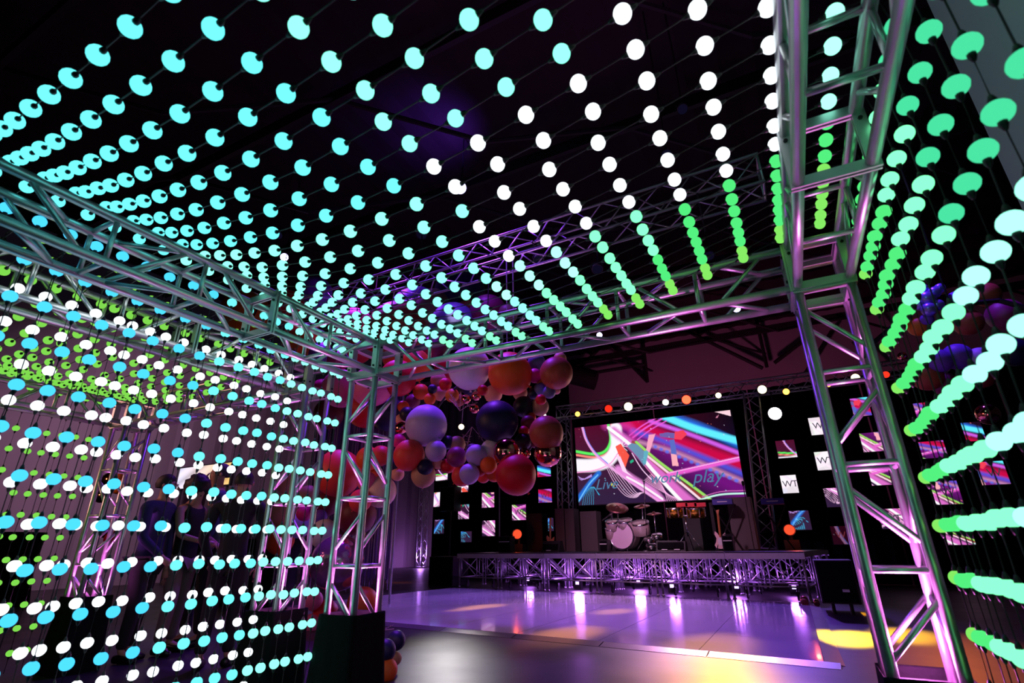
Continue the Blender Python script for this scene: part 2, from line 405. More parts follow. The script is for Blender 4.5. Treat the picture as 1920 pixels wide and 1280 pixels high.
for x, y, z, p, l1, l2 in [(X0-A/2, YC, .67, 55, 'black cloth sleeve around the front left column foot of the near cube', 'magenta uplight inside the near left column foot'),
                       (X1+A/2, YC, .56, 120, 'black cloth sleeve at the lower right, around the nearest column foot', 'magenta uplight inside the nearest right column foot'),
                       (XR2, YC2, .66, 44, 'black cloth sleeve around the second cube right column foot', 'magenta uplight inside the second cube right column foot'),
                       (XL2, YC2, .68, 34, 'black cloth sleeve around the far left column foot', 'magenta uplight inside the far left column foot')]:
    sleeve(x, y, z, l1, int(abs(x*7))); uplight(x, y, z-.03, p, l2)

# ---------------------------------------------------------------- strings of globe bulbs
def globe():
    mb = MB(); r = .030; k = 9; pr = []
    for i in range(k+1):
        t = -PI/2+.33+(PI-.66)*i/k; pr.append((r*math.cos(t), r*.95*math.sin(t)))
    me_o = mb.lathe(pr, 16); me = bpy.data.meshes.new('bulb'); me.from_pydata(mb.v, [], mb.f)
    me.polygons.foreach_set('use_smooth', [len(p.vertices) == 4 for p in me.polygons]); me.materials.append(BM['white']); return me
def socket():
    mb = MB()
    mb.lathe([(.0045, -.050), (.0085, -.039), (.0102, -.034), (.0098, -.026), (.003, -.018), (.003, .018), (.0098, .026), (.0102, .034), (.0085, .039), (.0045, .050)], 8)
    me = bpy.data.meshes.new('socket'); me.from_pydata(mb.v, [], mb.f)
    me.polygons.foreach_set('use_smooth', [True]*len(me.polygons)); me.materials.append(M['wire']); return me
ME_BULB = globe(); ME_SOCK = socket()
def light_string(label, pts, marks, colors, group, loc):
    """pts: polyline of the cable, marks: bulb positions with tangent"""
    t = thing('light_string', label, 'string lights', loc, group)
    MB().path(pts, .0026, 5).build('cable', M['wire'], t)
    for (p, tan), c in zip(marks, colors):
        q = Vector(tan).to_track_quat('Z', 'Y')
        b = lk(ME_BULB, 'bulb', BM[c], t, Vector(p)-Vector(loc), q)
        lk(ME_SOCK, 'socket', None, b)
    return t
def curve_marks(poly, dists):
    out = []; acc = 0; k = 0; P = [Vector(p) for p in poly]
    seg = [(P[i+1]-P[i]).length for i in range(len(P)-1)]
    cum = [0]
    for s in seg: cum.append(cum[-1]+s)
    for d in dists:
        while k < len(seg)-1 and cum[k+1] < d: k += 1
        f = (d-cum[k])/max(seg[k], 1e-9); out.append((P[k].lerp(P[k+1], f), P[k+1]-P[k]))
    return out, cum[-1]
def make_string(idx, y, yl, xr, xl, xcr, xcl, sagmid, colf, label, group, kx=0., tilt=0., rows_r=(2.404, .207, 12), rows_l=(2.46, .2045, 12), seed=0):
    """one string: right curtain up, over the right beam, sagging ceiling, over the left beam, down the left curtain"""
    rnd = random.Random(seed+idx); W = xr-xl; zc = ZT+.052
    marks = []; cols_ = []; poly = []
    jx = rnd.uniform(-.006, .006)
    # right curtain from the floor up
    z0, dz, n = rows_r
    zs = [z0-k*dz+rnd.uniform(-.004, .004) for k in range(n)]
    poly.append(Vector((xcr+jx, y, .05)))
    for z in reversed(zs):
        if z < .10: continue
        p = Vector((xcr+jx+rnd.uniform(-.004, .004), y+rnd.uniform(-.004, .004), z)); poly.append(p); marks.append((p, Vector((0, 0, 1)))); cols_.append(('R', p))
    p = Vector((xcr-.005, y, z0+dz)); poly.append(p); marks.append((p, Vector((0, 0, 1)))); cols_.append(('R', p))
    poly.append(Vector((xcr-.03, y, zc+.01)))
    p = Vector((xr+.17, y, zc)); poly.append(p); marks.append((p, Vector((1, 0, 0)))); cols_.append(('C', p))
    # ceiling span
    def zz(x):
        u = (x-(xr+xl)/2)/(W/2); base = zc-.02-sagmid*(1-u*u)
        return base+tilt*max(0, (u+.25))*(1-max(0, u)**3)
    xs = [xr-.035]; 
    while xs[-1] > xl:
        x = xs[-1]; s = .212-kx*max(0., -1.-x); s = max(.13, s)
        xs.append(x-s*.985)
    scale = (xs[0]-(xl+.0))/(xs[0]-xs[-2]) if (xs[-2]-xl) < (xl-xs[-1]) else (xs[0]-xl)/(xs[0]-xs[-1])
    if (xs[-2]-xl) < (xl-xs[-1]): xs.pop()
    xs = [xs[0]-(xs[0]-x)*scale for x in xs]
    for k, x in enumerate(xs):
        f = (xs[0]-x)/(xs[0]-xs[-1]); yy = y+(yl-y)*f**1.5
        p = Vector((x, yy, zz(x)+rnd.uniform(-.004, .004))); poly.append(p)
        marks.append((p, Vector((1, (y-yl)/W, (zz(x+.05)-zz(x-.05))/.1)))); cols_.append(('C', p))
    p = Vector((xl-.19, yl, zc)); poly.append(p); marks.append((p, Vector((1, 0, 0)))); cols_.append(('C', p))
    poly.append(Vector((xcl+.02, yl, zc+.005)))
    z0, dz, n = rows_l
    jl = rnd.uniform(-.006, .006)
    for k in range(-1, n):
        z = z0-k*dz+rnd.uniform(-.004, .004)
        if z < .10: break
        if k == -1: z += .02
        p = Vector((xcl+jl+rnd.uniform(-.004, .004), yl+rnd.uniform(-.004, .004), z)); poly.append(p); marks.append((p, Vector((0, 0, 1)))); cols_.append(('L', p))
    poly.append(Vector((xcl+jl, yl, .05)))
    colors = [colf(side, p, y) for side, p in cols_]
    light_string(label, poly, marks, colors, group, (0 if xr > -1 else -5, y, ZT))

def col1(side, p, y):
    if side == 'L': return 'cyan_deep' if p.y < 1.9 else ('cyan' if p.y < 2.5 else 'aqua')
    if side == 'R':
        d = y; 
        if d > 2.92: return 'lime_green'
        q = d+.28*(p.z-1.2)
        if d > 2.8: return 'green'
        if q > 2.62: return 'green' if q < 2.9 or d > 2.5 else 'seafoam'
        if q > 2.35: return 'mint'
        if p.z > 1.9 and d < 2.3: return 'seafoam' if d < 1.75 else 'mint'
        return 'ice' if q < 2.1 else 'mint'
    x = p.x
    if x > .3: return 'ice' if y < 2.0 else ('green' if y < 2.4 else 'lime_green')
    if y > 2.75 and x > -2.2: return 'lime_green' if x > -1.0 else 'mint'
    if x > -.95-.1*(y-1.2) and y < 1.15: return 'aqua' if x < -.2 else 'white'
    if 1.15 <= y < 2.05+.1*max(0, x+.9) and x > -1.0-.12*(y-1.2): return 'white'
    if 2.05 <= y < 2.4 and -1.25 < x <= -.75: return 'ice'
    if y >= 2.05 and x > -.6: return 'green' if x > -.25 or y > 2.5 else 'mint'
    if y >= 2.05 and x > -1.1: return 'mint'
    if y > 2.3: return 'aqua' if x > -2.3 else 'aqua'
    return 'cyan' if (y < 1.3 and x < -1.2) else 'aqua'
YC1 = [.37, .493, .62, .747, .88, 1.01, 1.141, 1.28, 1.42, 1.57, 1.71, 1.85, 1.99, 2.115, 2.23, 2.345, 2.45, 2.555, 2.655, 2.75, 2.86, 2.95]
N1 = len(YC1)
for i, y in enumerate(YC1):
    f = max(0, min(1, (3-y)/2)); yl = y+.078*f**.6+.04
    k = min(.046, .05*(.75/y)**1.2)
    make_string(i, y, yl, X1, X0, .575, -3.155, .285-.02*f, col1,
        f'{ORDN[N1-1-i]} bulb string behind the front beam, draped over the near cube', 'light strings draped over the near cube',
        k, .055*f, rows_l=(2.455, .2045, 12), seed=11)
def col2(side, p, y):
    if side == 'R': return 'white'
    return 'lime'
YC2L = [.88, 1.0, 1.13, 1.26, 1.385, 1.52, 1.60, 1.71, 1.82, 1.94, 2.10, 2.22, 2.37, 2.48, 2.61, 2.74, 2.87]
N2 = len(YC2L)
for i, y in enumerate(YC2L):
    make_string(i, y, y+.05, -3.66, XL2+A/2, -3.60, XL2-A/2-.05, .24, col2,
        f'{ORDN[N2-1-i]} bulb string behind the front beam, draped over the second cube', 'light strings draped over the second cube',
        0, 0, rows_r=(2.47, .2045, 12), rows_l=(2.47, .2045, 12), seed=41)

# ---------------------------------------------------------------- drape, screens, stage trusses
pL = at(806, 950, 18.4).x; pR = 9.0
dr = thing('backdrop', 'black pleated backdrop drape behind the whole stage', 'curtain', (-2, 18.5, 0))
xs_ = [pL+(pR-pL)*k/7 for k in range(8)]
for k in range(7):
    vs, fs = folds((xs_[k]+.02, 18.6), (xs_[k+1]-.02, 18.6), 0.02, 7.5 if k < 2 else 5.95, 0, .06, k, .03, .45)
    MB().add(vs, fs).build('drape_panel', M['drape'], dr)

CR = [(135, 395), (1540, 235), (1655, 985), (165, 1080)]      # artwork frame: TL, TR, BR, BL
CR = np.array(CR, float)
def art(P):
    """emissive LED artwork, P (n,2) in artwork units -> linear rgb"""
    n = len(P); x = P[:, 0]; y = P[:, 1]
    C = np.zeros((n, 3))
    def L(c): return np.array(lin(c))
    g = np.clip((x-100)/1500, 0, 1)[:, None]; t = np.clip((y-300)/700, 0, 1)[:, None]
    C[:] = (1-t)*((1-g)*L((88, 8, 40))+g*L((6, 8, 20)))+t*((1-g)*L((52, 34, 62))+g*L((38, 14, 60)))
    def quad(pts, k=14):
        pts = np.array(pts, float)
        if len(pts) == 2: return pts
        out = []
        # Catmull-Rom
        q = np.vstack([2*pts[0]-pts[1], pts, 2*pts[-1]-pts[-2]])
        for i in range(len(pts)-1):
            p0, p1, p2, p3 = q[i:i+4]
            for s in np.linspace(0, 1, k, endpoint=False):
                out.append(.5*((2*p1)+(-p0+p2)*s+(2*p0-5*p1+4*p2-p3)*s*s+(-p0+3*p1-3*p2+p3)*s**3))
        out.append(pts[-1]); return np.array(out)
    def st(pts, w_, c, a=1., soft=.25):
        q = quad(pts); D = np.full(n, 1e9)
        for A_, B_ in zip(q[:-1], q[1:]):
            d = B_-A_; l2 = (d**2).sum()
            if l2 < 1e-9: continue
            t_ = np.clip(((P-A_)@d)/l2, 0, 1); e = P-(A_+t_[:, None]*d); D = np.minimum(D, np.hypot(e[:, 0], e[:, 1]))
        m_ = np.clip((w_/2*(1+soft)-D)/(w_/2*2*soft+1e-6), 0, 1)*a
        C[:] = C*(1-m_[:, None])+L(c)*m_[:, None]
    def poly(pts, c, a=1.):
        ins = np.zeros(n, bool); k = len(pts); j = k-1
        for i in range(k):
            xi, yi = pts[i]; xj, yj = pts[j]
            ins ^= ((yi > y) != (yj > y)) & (x < (xj-xi)*(y-yi)/(yj-yi+1e-9)+xi); j = i
        C[ins] = C[ins]*(1-a)+L(c)*a
    st([(560, 330), (900, 520), (1300, 760), (1700, 960)], 190, (120, 20, 130), .8, .8)
    st([(640, 330), (1000, 480), (1650, 720)], 110, (200, 10, 70), .95, .6)
    st([(860, 330), (1200, 450), (1660, 640)], 34, (205, 90, 225), 1, .6)
    st([(700, 420), (1000, 520), (1650, 800)], 46, (70, 80, 215), .9, .8)
    st([(760, 520), (1100, 620), (1640, 860)], 34, (215, 150, 190), .7, .9)
    st([(960, 270), (1250, 370), (1640, 560)], 64, (40, 110, 225), 1, .7)
    st([(980, 285), (1250, 400), (1620, 520)], 60, (95, 232, 250), 1, .35)
    for k in range(14): st([(900+k*52, 560+k*22), (906+k*52, 562+k*22)], 26, (85, 110, 235), .9, .6)
    for a_, w_ in (((700, 480), 16), ((740, 500), 10), ((670, 460), 12)): st([a_, (a_[0]+120, a_[1]-90), (a_[0]+260, a_[1]-170)], w_, (235, 90, 215), .9)
    st([(700, 500), (660, 380), (440, 370)], 60, (220, 60, 170), .55, .9)
    poly([(140, 590), (480, 640), (560, 560), (560, 820), (140, 820)], (235, 225, 240), .0)
    st([(130, 608), (330, 632), (440, 600), (490, 500), (470, 360)], 24, (90, 235, 95))
    st([(130, 640), (340, 660), (470, 610), (520, 480), (500, 360)], 20, (240, 130, 120))
    st([(130, 735), (320, 730), (470, 680), (545, 560), (540, 400)], 112, (246, 240, 252), 1, .18)
    st([(130, 800), (330, 775), (480, 715), (560, 620)], 10, (245, 150, 210))
    st([(215, 390), (250, 500), (330, 620), (450, 720), (640, 850), (950, 1040)], 22, (235, 160, 225), .95)
    st([(228, 390), (262, 500), (342, 615), (460, 715)], 7, (120, 130, 235))
    for k in range(6):
        st([(430+k*14, 720), (520+k*22, 880-k*6), (620+k*20, 985-k*6), (720+k*8, 1000-k*8), (760+k*6, 960)], 5, (240, 190, 230), .9, .5)
    st([(520, 420), (700, 560), (900, 760), (1120, 960), (1240, 1060)], 78, (220, 110, 200), .95, .4)
    st([(470, 390), (690, 560), (880, 770), (1060, 960), (1160, 1060)], 30, (252, 246, 252))
    st([(560, 760), (700, 850), (880, 950), (980, 1060)], 60, (236, 140, 222), .9, .5)
    st([(640, 830), (780, 900), (960, 1010)], 18, (255, 246, 255), .9)
    st([(700, 520), (900, 700), (1150, 890), (1380, 1040)], 30, (150, 62, 52), .9)
    st([(730, 520), (930, 690), (1180, 870), (1400, 1030)], 22, (150, 215, 95))
    st([(800, 620), (980, 760), (1180, 920), (1290, 1010)], 20, (255, 220, 235), .9)
    for k in range(7): st([(860-k*10, 800+k*9), (960, 900+k*8), (1000+k*16, 1010), (1010+k*20, 1060)], 5, (245, 170, 225), .9, .5)
    st([(1020, 805), (1250, 750), (1600, 665)], 40, (232, 92, 205), .95, .4)
    st([(1020, 790), (1300, 725), (1610, 650)], 8, (250, 180, 235))
    st([(690, 620), (780, 760), (900, 880)], 8, (245, 200, 240)); st([(720, 600), (830, 760), (960, 880)], 6, (230, 120, 180))
    for k in range(9): st([(600, 560), (600+60*math.cos(k*.7), 560+60*math.sin(k*.7))], 5, (255, 235, 250), .9)
    st([(1280, 1010), (1450, 965), (1670, 950)], 14, (190, 240, 225)); st([(1300, 985), (1460, 940), (1670, 928)], 8, (190, 90, 170))
    st([(370, 800), (290, 880), (165, 1020)], 44, (35, 110, 215), .95, .4); st([(360, 815), (270, 900), (160, 1050)], 12, (110, 190, 250))
    for k in range(4): st([(165+k*8, 830+k*6), (200+k*14, 862-k*4), (300, 812+k*6)], 5, (190, 150, 235), .9)
    for k in range(6): st([(200+k*22, 1090), (225+k*18, 990), (300+k*4, 920), (375-k*2, 985)], 4, (60, 170, 215), .8)
    # big W T letter shapes
    poly([(535, 560), (585, 535), (665, 640), (625, 750), (575, 660)], (240, 84, 70))
    poly([(540, 640), (580, 650), (640, 780), (700, 830), (600, 780)], (246, 210, 240))
    poly([(645, 555), (690, 530), (740, 540), (835, 640), (800, 735), (740, 650), (690, 600)], (104, 140, 172))
    poly([(800, 600), (845, 590), (815, 720), (790, 700)], (96, 170, 190))
    poly([(845, 455), (905, 445), (850, 615), (820, 590)], (242, 160, 190))
    poly([(940, 445), (1010, 432), (1075, 440), (1070, 490), (1000, 480), (945, 470)], (110, 92, 165))
    poly([(1075, 425), (1150, 415), (1180, 450), (1130, 500), (1070, 492)], (236, 62, 86))
    poly([(1030, 500), (1070, 495), (1090, 625), (1045, 625)], (90, 105, 190))
    poly([(1040, 622), (1088, 632), (1105, 728), (1052, 730)], (246, 170, 182))
    poly([(1400, 247), (1530, 232), (1540, 292)], (244, 205, 215)); poly([(1425, 290), (1445, 275), (1430, 305), (1418, 305)], (200, 120, 150))
    poly([(668, 690), (700, 672), (705, 695), (675, 712)], (40, 170, 130)); poly([(485, 880), (520, 895), (515, 920), (490, 905)], (215, 205, 70))
    rs = np.random.RandomState(3)
    for _ in range(60):
        cx, cy = rs.uniform(150, 1600), rs.uniform(300, 1050); st([(cx, cy), (cx+2, cy)], rs.uniform(3, 8), [(150, 220, 235), (235, 120, 120), (220, 220, 240)][rs.randint(3)], .8)
    return C
M['led'] = bpy.data.materials.new('led_pixels'); M['led'].use_nodes = True; nt = M['led'].node_tree; nt.nodes.clear()
e_ = nt.nodes.new('ShaderNodeEmission'); a_ = nt.nodes.new('ShaderNodeVertexColor'); a_.layer_name = 'pixels'; o_ = nt.nodes.new('ShaderNodeOutputMaterial')
nt.links.new(a_.outputs[0], e_.inputs[0]); nt.links.new(e_.outputs[0], o_.inputs[0]); e_.inputs[1].default_value = 1.1
def led_face(name, parent, c, wv, hv, nx, nz, colors):
    """c centre, wv/hv full width / height vectors, colors ((nx+1)*(nz+1),3) from top-left"""
    c = Vector(c); o0 = ORG[parent.name]; vs = []; fs = []
    for j in range(nz+1):
        for i in range(nx+1): vs.append(tuple(c+wv*(i/nx-.5)-hv*(j/nz-.5)-o0))
    for j in range(nz):
        for i in range(nx):
            k = j*(nx+1)+i; fs.append((k, k+nx+1, k+nx+2, k+1))
    me = bpy.data.meshes.new(name); me.from_pydata(vs, [], fs); me.materials.append(M['led'])
    at_ = me.color_attributes.new('pixels', 'FLOAT_COLOR', 'POINT')
    at_.data.foreach_set('color', np.hstack([colors, np.ones((len(colors), 1))]).astype(np.float32).ravel())
    o = bpy.data.objects.new(name, me); col.objects.link(o); o.parent = parent; ORG[o.name] = o0; return o
def text(body, size, p, parent, m, name='lettering', rot=(PI/2, 0, 0), ext=.002, shear=0., space=1.):
    d = bpy.data.curves.new(name, 'FONT'); d.body = body; d.size = size; d.extrude = ext; d.align_x = 'CENTER'; d.align_y = 'CENTER'; d.shear = shear; d.space_character = space
    tmp = bpy.data.objects.new('tmp', d); col.objects.link(tmp); bpy.context.view_layer.update()
    me = bpy.data.meshes.new_from_object(tmp.evaluated_get(bpy.context.evaluated_depsgraph_get())); bpy.data.objects.remove(tmp)
    me.materials.clear(); me.materials.append(m); o = bpy.data.objects.new(name, me); col.objects.link(o); o.parent = parent; o.location = Vector(p)-ORG[parent.name]; o.rotation_euler = rot; ORG[o.name] = ORG[parent.name]; return o
# main screen
TL = at(1077, 802, 18); TR = at(1371, 768, 18); BL = at(1086, 946, 18); BR = at(1396, 924, 18)
xc = (TL.x+TR.x+BL.x+BR.x)/4; wS = TR.x-TL.x; zt_ = (TL.z+TR.z)/2; zb_ = BL.z-.02; hS = zt_-zb_
scr = thing('led_screen', 'large stage screen with neon light trails and WT letter shapes', 'screen', (xc, 18.1, zb_))
MB().box((xc, 18.10, (zt_+zb_)/2), (wS+.06, .14, hS+.06)).build('housing', M['black'], scr)
for x in (xc-wS*.3, xc+wS*.3): MB().box((x, 18.25, zt_/2), (.10, .10, zt_-.1)).build('support_post', M['black'], scr)
nx, nz = 380, 190
U, V_ = np.meshgrid(np.linspace(0, 1, nx+1), np.linspace(0, 1, nz+1))
U = U.ravel()[:, None]; V_ = V_.ravel()[:, None]
PP = (1-V_)*((1-U)*CR[0]+U*CR[1])+V_*((1-U)*CR[3]+U*CR[2])
led_face('pixel_face', scr, (xc, 18.02, (zt_+zb_)/2), Vector((wS, 0, 0)), Vector((0, 0, hS)), nx, nz, art(PP))
M['script'] = emit('screen_script', (78, 120, 160), 1.0)
text('Live', .50, at(1136, 908, 18.0), scr, M['script'], 'screen_lettering', shear=.35)
text('work', .48, at(1246, 896, 18.0), scr, M['script'], 'screen_lettering', shear=.35)
text('play', .58, at(1325, 893, 18.0), scr, M['script'], 'screen_lettering', shear=.35)
for k in range(11):
    x = TL.x+.3+k*(wS-.4)/10; MB().tube((x, 18.10, zt_), (x, 18.10, zt_+.24), .02, 6).box((x, 18.06, zt_+.22), (.06, .10, .06)).build('hanging_bracket', M['steel'], scr)
# square screens scattered over the drape: centre px, size px, artwork window centre and span, letters
T = [(827,890,22,20,'green and white stripes, half hidden under the hanging balloons',(330,640),260,0),
 (866,912,22,20,'white and violet stripes, just under the garland',(560,520),200,0),(818,936,12,27,'narrow white slice beside the dark speaker',(430,700),120,0),
 (1021,929,25,25,'pink with faint dark letters, below the blue one',(1250,600),220,'WT'),(1019,882,25,22,'cyan and violet, under the chrome balloon',(1250,400),220,0),
 (868,959,20,27,'pink and black lines in the left stack, middle one',(700,800),240,0),(914,937,23,28,'cream and rose streaks, upper of two left of the garland end',(1000,820),220,0),
 (972,960,26,29,'pale green edge and violet field with letters, above the red lamp',(1080,860),240,'WT'),(915,990,24,29,'rose stripes, lower of two above the left amplifiers',(880,900),200,0),
 (822,987,18,26,'blue brush strokes, lowest at the far left',(260,950),200,0),(873,1006,20,20,'dim violet arcs, lowest in the left stack',(330,980),140,0),
 (1028,983,18,24,'blue streaks behind the brown guitar',(300,930),180,0),
 (1474,841,36,33,'green arc on dark, under the bright white lamp',(240,560),260,0),(1532,798,28,33,'white and rose, left of the near column at its top',(560,420),240,'W'),
 (1614,762,34,35,'crimson and violet, highest between the column chords',(1150,520),240,0),(1546,863,33,35,'white with letters WT and a rose corner, beside the column',(470,700),180,'WT'),
 (1480,907,30,34,'white with letters WT above a pink base',(420,745),150,'WT'),(1634,828,38,36,'pink with brown stripes seen between the column chords',(980,750),240,0),
 (1650,893,38,32,'striped green and rose, behind the column rung',(1080,850),200,0),(1562,932,30,36,'dark plum with thin rose lines, left of the column',(640,930),220,0),
 (1500,975,38,36,'blue brush strokes on grey, above the red lamp on the right',(280,960),240,0),(1672,972,44,38,'rose and red with scribble, lowest behind the column',(860,880),240,'WT'),
 (1575,1003,30,34,'nearly dark with a faint W',(240,480),120,'W'),(1730,772,26,36,'violet and blue, topmost among the green bulbs',(1350,760),240,0),
 (1750,842,48,32,'blue and crimson halves, third row right of the column',(1300,700),300,0),(1826,808,38,36,'turquoise fading to violet, right of the column',(1350,460),220,0),
 (1862,886,54,44,'magenta and purple, farthest right',(1200,560),260,'W'),(1775,923,52,44,'magenta field with cream diagonal, right of the column',(1150,780),300,'W'),
 (1800,1006,52,30,'rose and green stripes, lowest on the right side',(1180,900),240,0)]
M['ltr'] = emit('tile_lettering', (70, 60, 80), .8); M['ltr2'] = emit('tile_lettering_dim', (120, 50, 60), .8)
for k, (px, py, w_, h_, lb, cw, sp, tx) in enumerate(T):
    c = at(px, py, 18.3); a = at(px-w_/2, py, 18.3).x; b = at(px+w_/2, py, 18.3).x; z1 = at(px, py-h_/2, 18.3).z; z2 = at(px, py+h_/2, 18.3).z
    W_ = b-a; H_ = z1-z2
    t = thing('square_screen', 'small square screen: '+lb, 'screen', (c.x, 18.42, z2), 'small square screens on the backdrop')
    MB().box((c.x, 18.40, c.z), (W_+.03, .10, H_+.03)).build('housing', M['black'], t); MB().box((c.x, 18.54, c.z), (.08, .20, .08)).build('wall_mount', M['black'], t)
    g = 22; u, v = np.meshgrid(np.linspace(-.5, .5, g+1), np.linspace(-.5, .5, g+1))
    P_ = np.stack([cw[0]+u.ravel()*sp, cw[1]+v.ravel()*sp*1.05], -1)
    cc = art(P_)
    if tx and 'white' in lb: cc = cc*.2+.75*np.array([1, .92, .98])
    if 'dark' in lb and 'nearly' in lb: cc *= .25
    led_face('pixel_face', t, (c.x, 18.345, c.z), Vector((W_, 0, 0)), Vector((0, 0, H_)), g, g, cc)
    if tx: text(tx, H_*.5, (c.x+W_*.06, 18.335, c.z), t, M['ltr2'] if 'dark' in lb else M['ltr'], space=.9)

def small_truss(name, label, a, b, s, pitch, group=None):
    """light lattice truss: four chords as parts, its thin lattice joined"""
    a = Vector(a); b = Vector(b); d = (b-a); L = d.length; d.normalize(); t = thing(name, label, 'truss', a, group)
    q = d.to_track_quat('Z', 'Y'); X = q @ Vector((1, 0, 0)); Y = q @ Vector((0, 1, 0)); cs = [X*s1*s/2+Y*s2*s/2 for s1, s2 in ((-1,-1),(1,-1),(1,1),(-1,1))]
    for c in cs: MB().tube(a+c, b+c, .026, 8).build('chord', M['alu2'], t, True)
    mb = MB(); n = max(1, int(L/pitch))
    for k in range(n):
        for i in range(4):
            c1, c2 = cs[i], cs[(i+1) % 4]
            if k % 2: c1, c2 = c2, c1
            mb.tube(a+d*(k*L/n)+c1, a+d*((k+1)*L/n)+c2, .013, 5)
    o = mb.build('lattice', M['alu2'], t, True); o['kind'] = 'stuff'
    mb = MB()
    for e in (a+d*.02, b-d*.02):
        for i in range(4): mb.tube(e+cs[i], e+cs[(i+1) % 4], .02, 6)
    mb.build('end_ring', M['alu2'], t, True)['kind'] = 'stuff'; return t
zs_ = at(1300, 742, 17.5).z
small_truss('goal_post_truss', 'left upright truss tower beside the large stage screen', (at(1057, 900, 17.5).x, 17.5, .95), (at(1055, 780, 17.5).x, 17.5, zs_-.19), .40, .34)
small_truss('goal_post_truss', 'right upright truss tower beside the large stage screen', (at(1428, 900, 17.5).x-.15, 17.5, .95), (at(1402, 720, 17.5).x+.05, 17.5, zs_-.19), .44, .40)
small_truss('lighting_truss', 'horizontal stage truss carrying the row of stage lamps', (at(1046, 772, 17.5).x, 17.5, zs_), (4.6, 17.5, zs_), .42, .36)
small_truss('side_tower', 'lone purple lit truss tower standing far left behind the balloons', (at(792, 1000, 26.5).x, 26.5, .05), (at(792, 1000, 26.5).x, 26.5, 6.3), .42, .40)
point((at(792, 1000, 26.5).x, 26.5, .45), 90, VIOLET, .1)
small_truss('side_tower', 'dim truss tower at the far right behind the curtain of bulbs', (7.6, 18.0, .05), (7.6, 18.0, 5.6), .42, .40)
# large truss over the balloons
a = at(540, 612, 7.6); b = at(1400, 335, 7.6); zz_ = at(1100, 440, 7.6).z
small_truss('overhead_truss', 'large overhead box truss the balloon garland hangs from', (-10.5, 7.6, zz_-.02), (.55, 7.6, zz_+.15), .52, .50)
spot((-3.0, 7.0, 4.4), (-3.6, 7.6, 6.6), 60, (.75, .2, 1), 90, .8)
for px in (950, 962):
    p = at(px, 540, 7.5); tag(MB().tube((p.x, 7.5, zz_), (p.x+.05, 7.4, 4.2), .012, 5).build('hanging_wire', M['alu2']), f'thin wire from the overhead truss to the garland, {"left" if px==950 else "right"} one', 'wire')

# ---------------------------------------------------------------- stage lamps
def lamp_proto():
    bd = MB().lathe([(.05, -.26), (.10, -.22), (.13, -.05), (.14, .0), (.125, .0), (.12, -.015)], 16)
    me1 = bpy.data.meshes.new('housing'); me1.from_pydata(bd.v, [], bd.f); me1.materials.append(M['blackgloss'])
    ln = MB().lathe([(.118, -.014), (.118, -.006)], 16); me2 = bpy.data.meshes.new('lens'); me2.from_pydata(ln.v, [], ln.f); me2.materials.append(M['black'])
    yk = MB()
    yk.path([(.15, 0, -.1), (.16, 0, -.2), (.10, 0, -.34), (-.10, 0, -.34), (-.16, 0, -.2), (-.15, 0, -.1)], .012, 5)
    me3 = bpy.data.meshes.new('yoke'); me3.from_pydata(yk.v, [], yk.f); me3.materials.append(M['black'])
    return me1, me2, me3
LP = lamp_proto()
LENS = {}
def lens(c, s):
    k = (c, s)
    if k not in LENS: LENS[k] = emit('lamp_lens', c, s)
    return LENS[k]
def lamp(px, py, Y, r_px, c, s, label, aim=None, name='stage_lamp', group=None, hang=None):
    p = at(px, py, Y); R_ = r_px*depth(p)/F; sc_ = R_/.118
    t = thing(name, label, 'stage light', p, group)
    d = (Vector((0, 0, H))-p) if aim is None else Vector(aim)-p
    q = d.to_track_quat('Z', 'Y'); t.rotation_mode = 'QUATERNION'; t.rotation_quaternion = q; t.scale = (sc_,)*3
    for me, nm in zip(LP, ('housing', 'lens', 'yoke')):
        o = bpy.data.objects.new(nm, me); col.objects.link(o); o.parent = t
        if nm == 'lens': o.material_slots[0].link = 'OBJECT'; o.material_slots[0].material = lens(c, s)
    if hang is not None:
        ho = MB().path([p+Vector((0, .02, .02)), (p.x, p.y+.1, (p.z+hang[1])/2), (p.x, hang[0], hang[1])], .018, 6).build('hanger', M['black']); ho.parent = t
        ho.matrix_parent_inverse = Matrix.LocRotScale(p, q, Vector((sc_,)*3)).inverted()
    return t
WW = (255, 235, 170); AM = (255, 170, 60); RD = (255, 50, 30); PW = (215, 215, 255)
for px, py, r, c, s, lb in [(1083,776,4.5,AM,6,'small amber stage lamp, leftmost on the stage truss'),(1141,766,7,RD,1.0,'dim red LED stage lamp second from the left'),
  (1178,762,7.5,WW,8,'warm white stage lamp left of centre over the screen'),(1248,754,5.5,(255,250,230),8,'narrow white stage lamp between the warm and the red one'),
  (1287,749,8,RD,9,'brightest red stage lamp over the screen'),(1347,741,5,WW,6,'small warm stage lamp near the right end of the screen'),
  (1429,730,7.5,WW,8,'warm white stage lamp right of the right truss tower'),(1474,734,5.5,AM,6,'amber stage lamp left of the near column'),
  (1453,775,11,(255,255,255),30,'brilliant white stage lamp right of the screen'),(1604,708,7,WW,8,'warm stage lamp seen between the column chords'),
  (1554,722,3,AM,5,'tiny amber stage lamp touching the near column'),(1661,702,6,RD,1.4,'red LED stage lamp right of the near column')]:
    lamp(px, py, 17.2, r, c, s, lb, hang=(17.32, zs_-.2))
lamp(865, 800, 17.2, 5, WW, 8, 'small white lamp glimpsed through the balloon ring', name='stage_lamp', hang=(18.6, 7.4))
lamp(1020, 779, 17.2, 4, (255,240,220), 6, 'tiny white lamp just right of the hanging garland', hang=(18.5, 7.0))
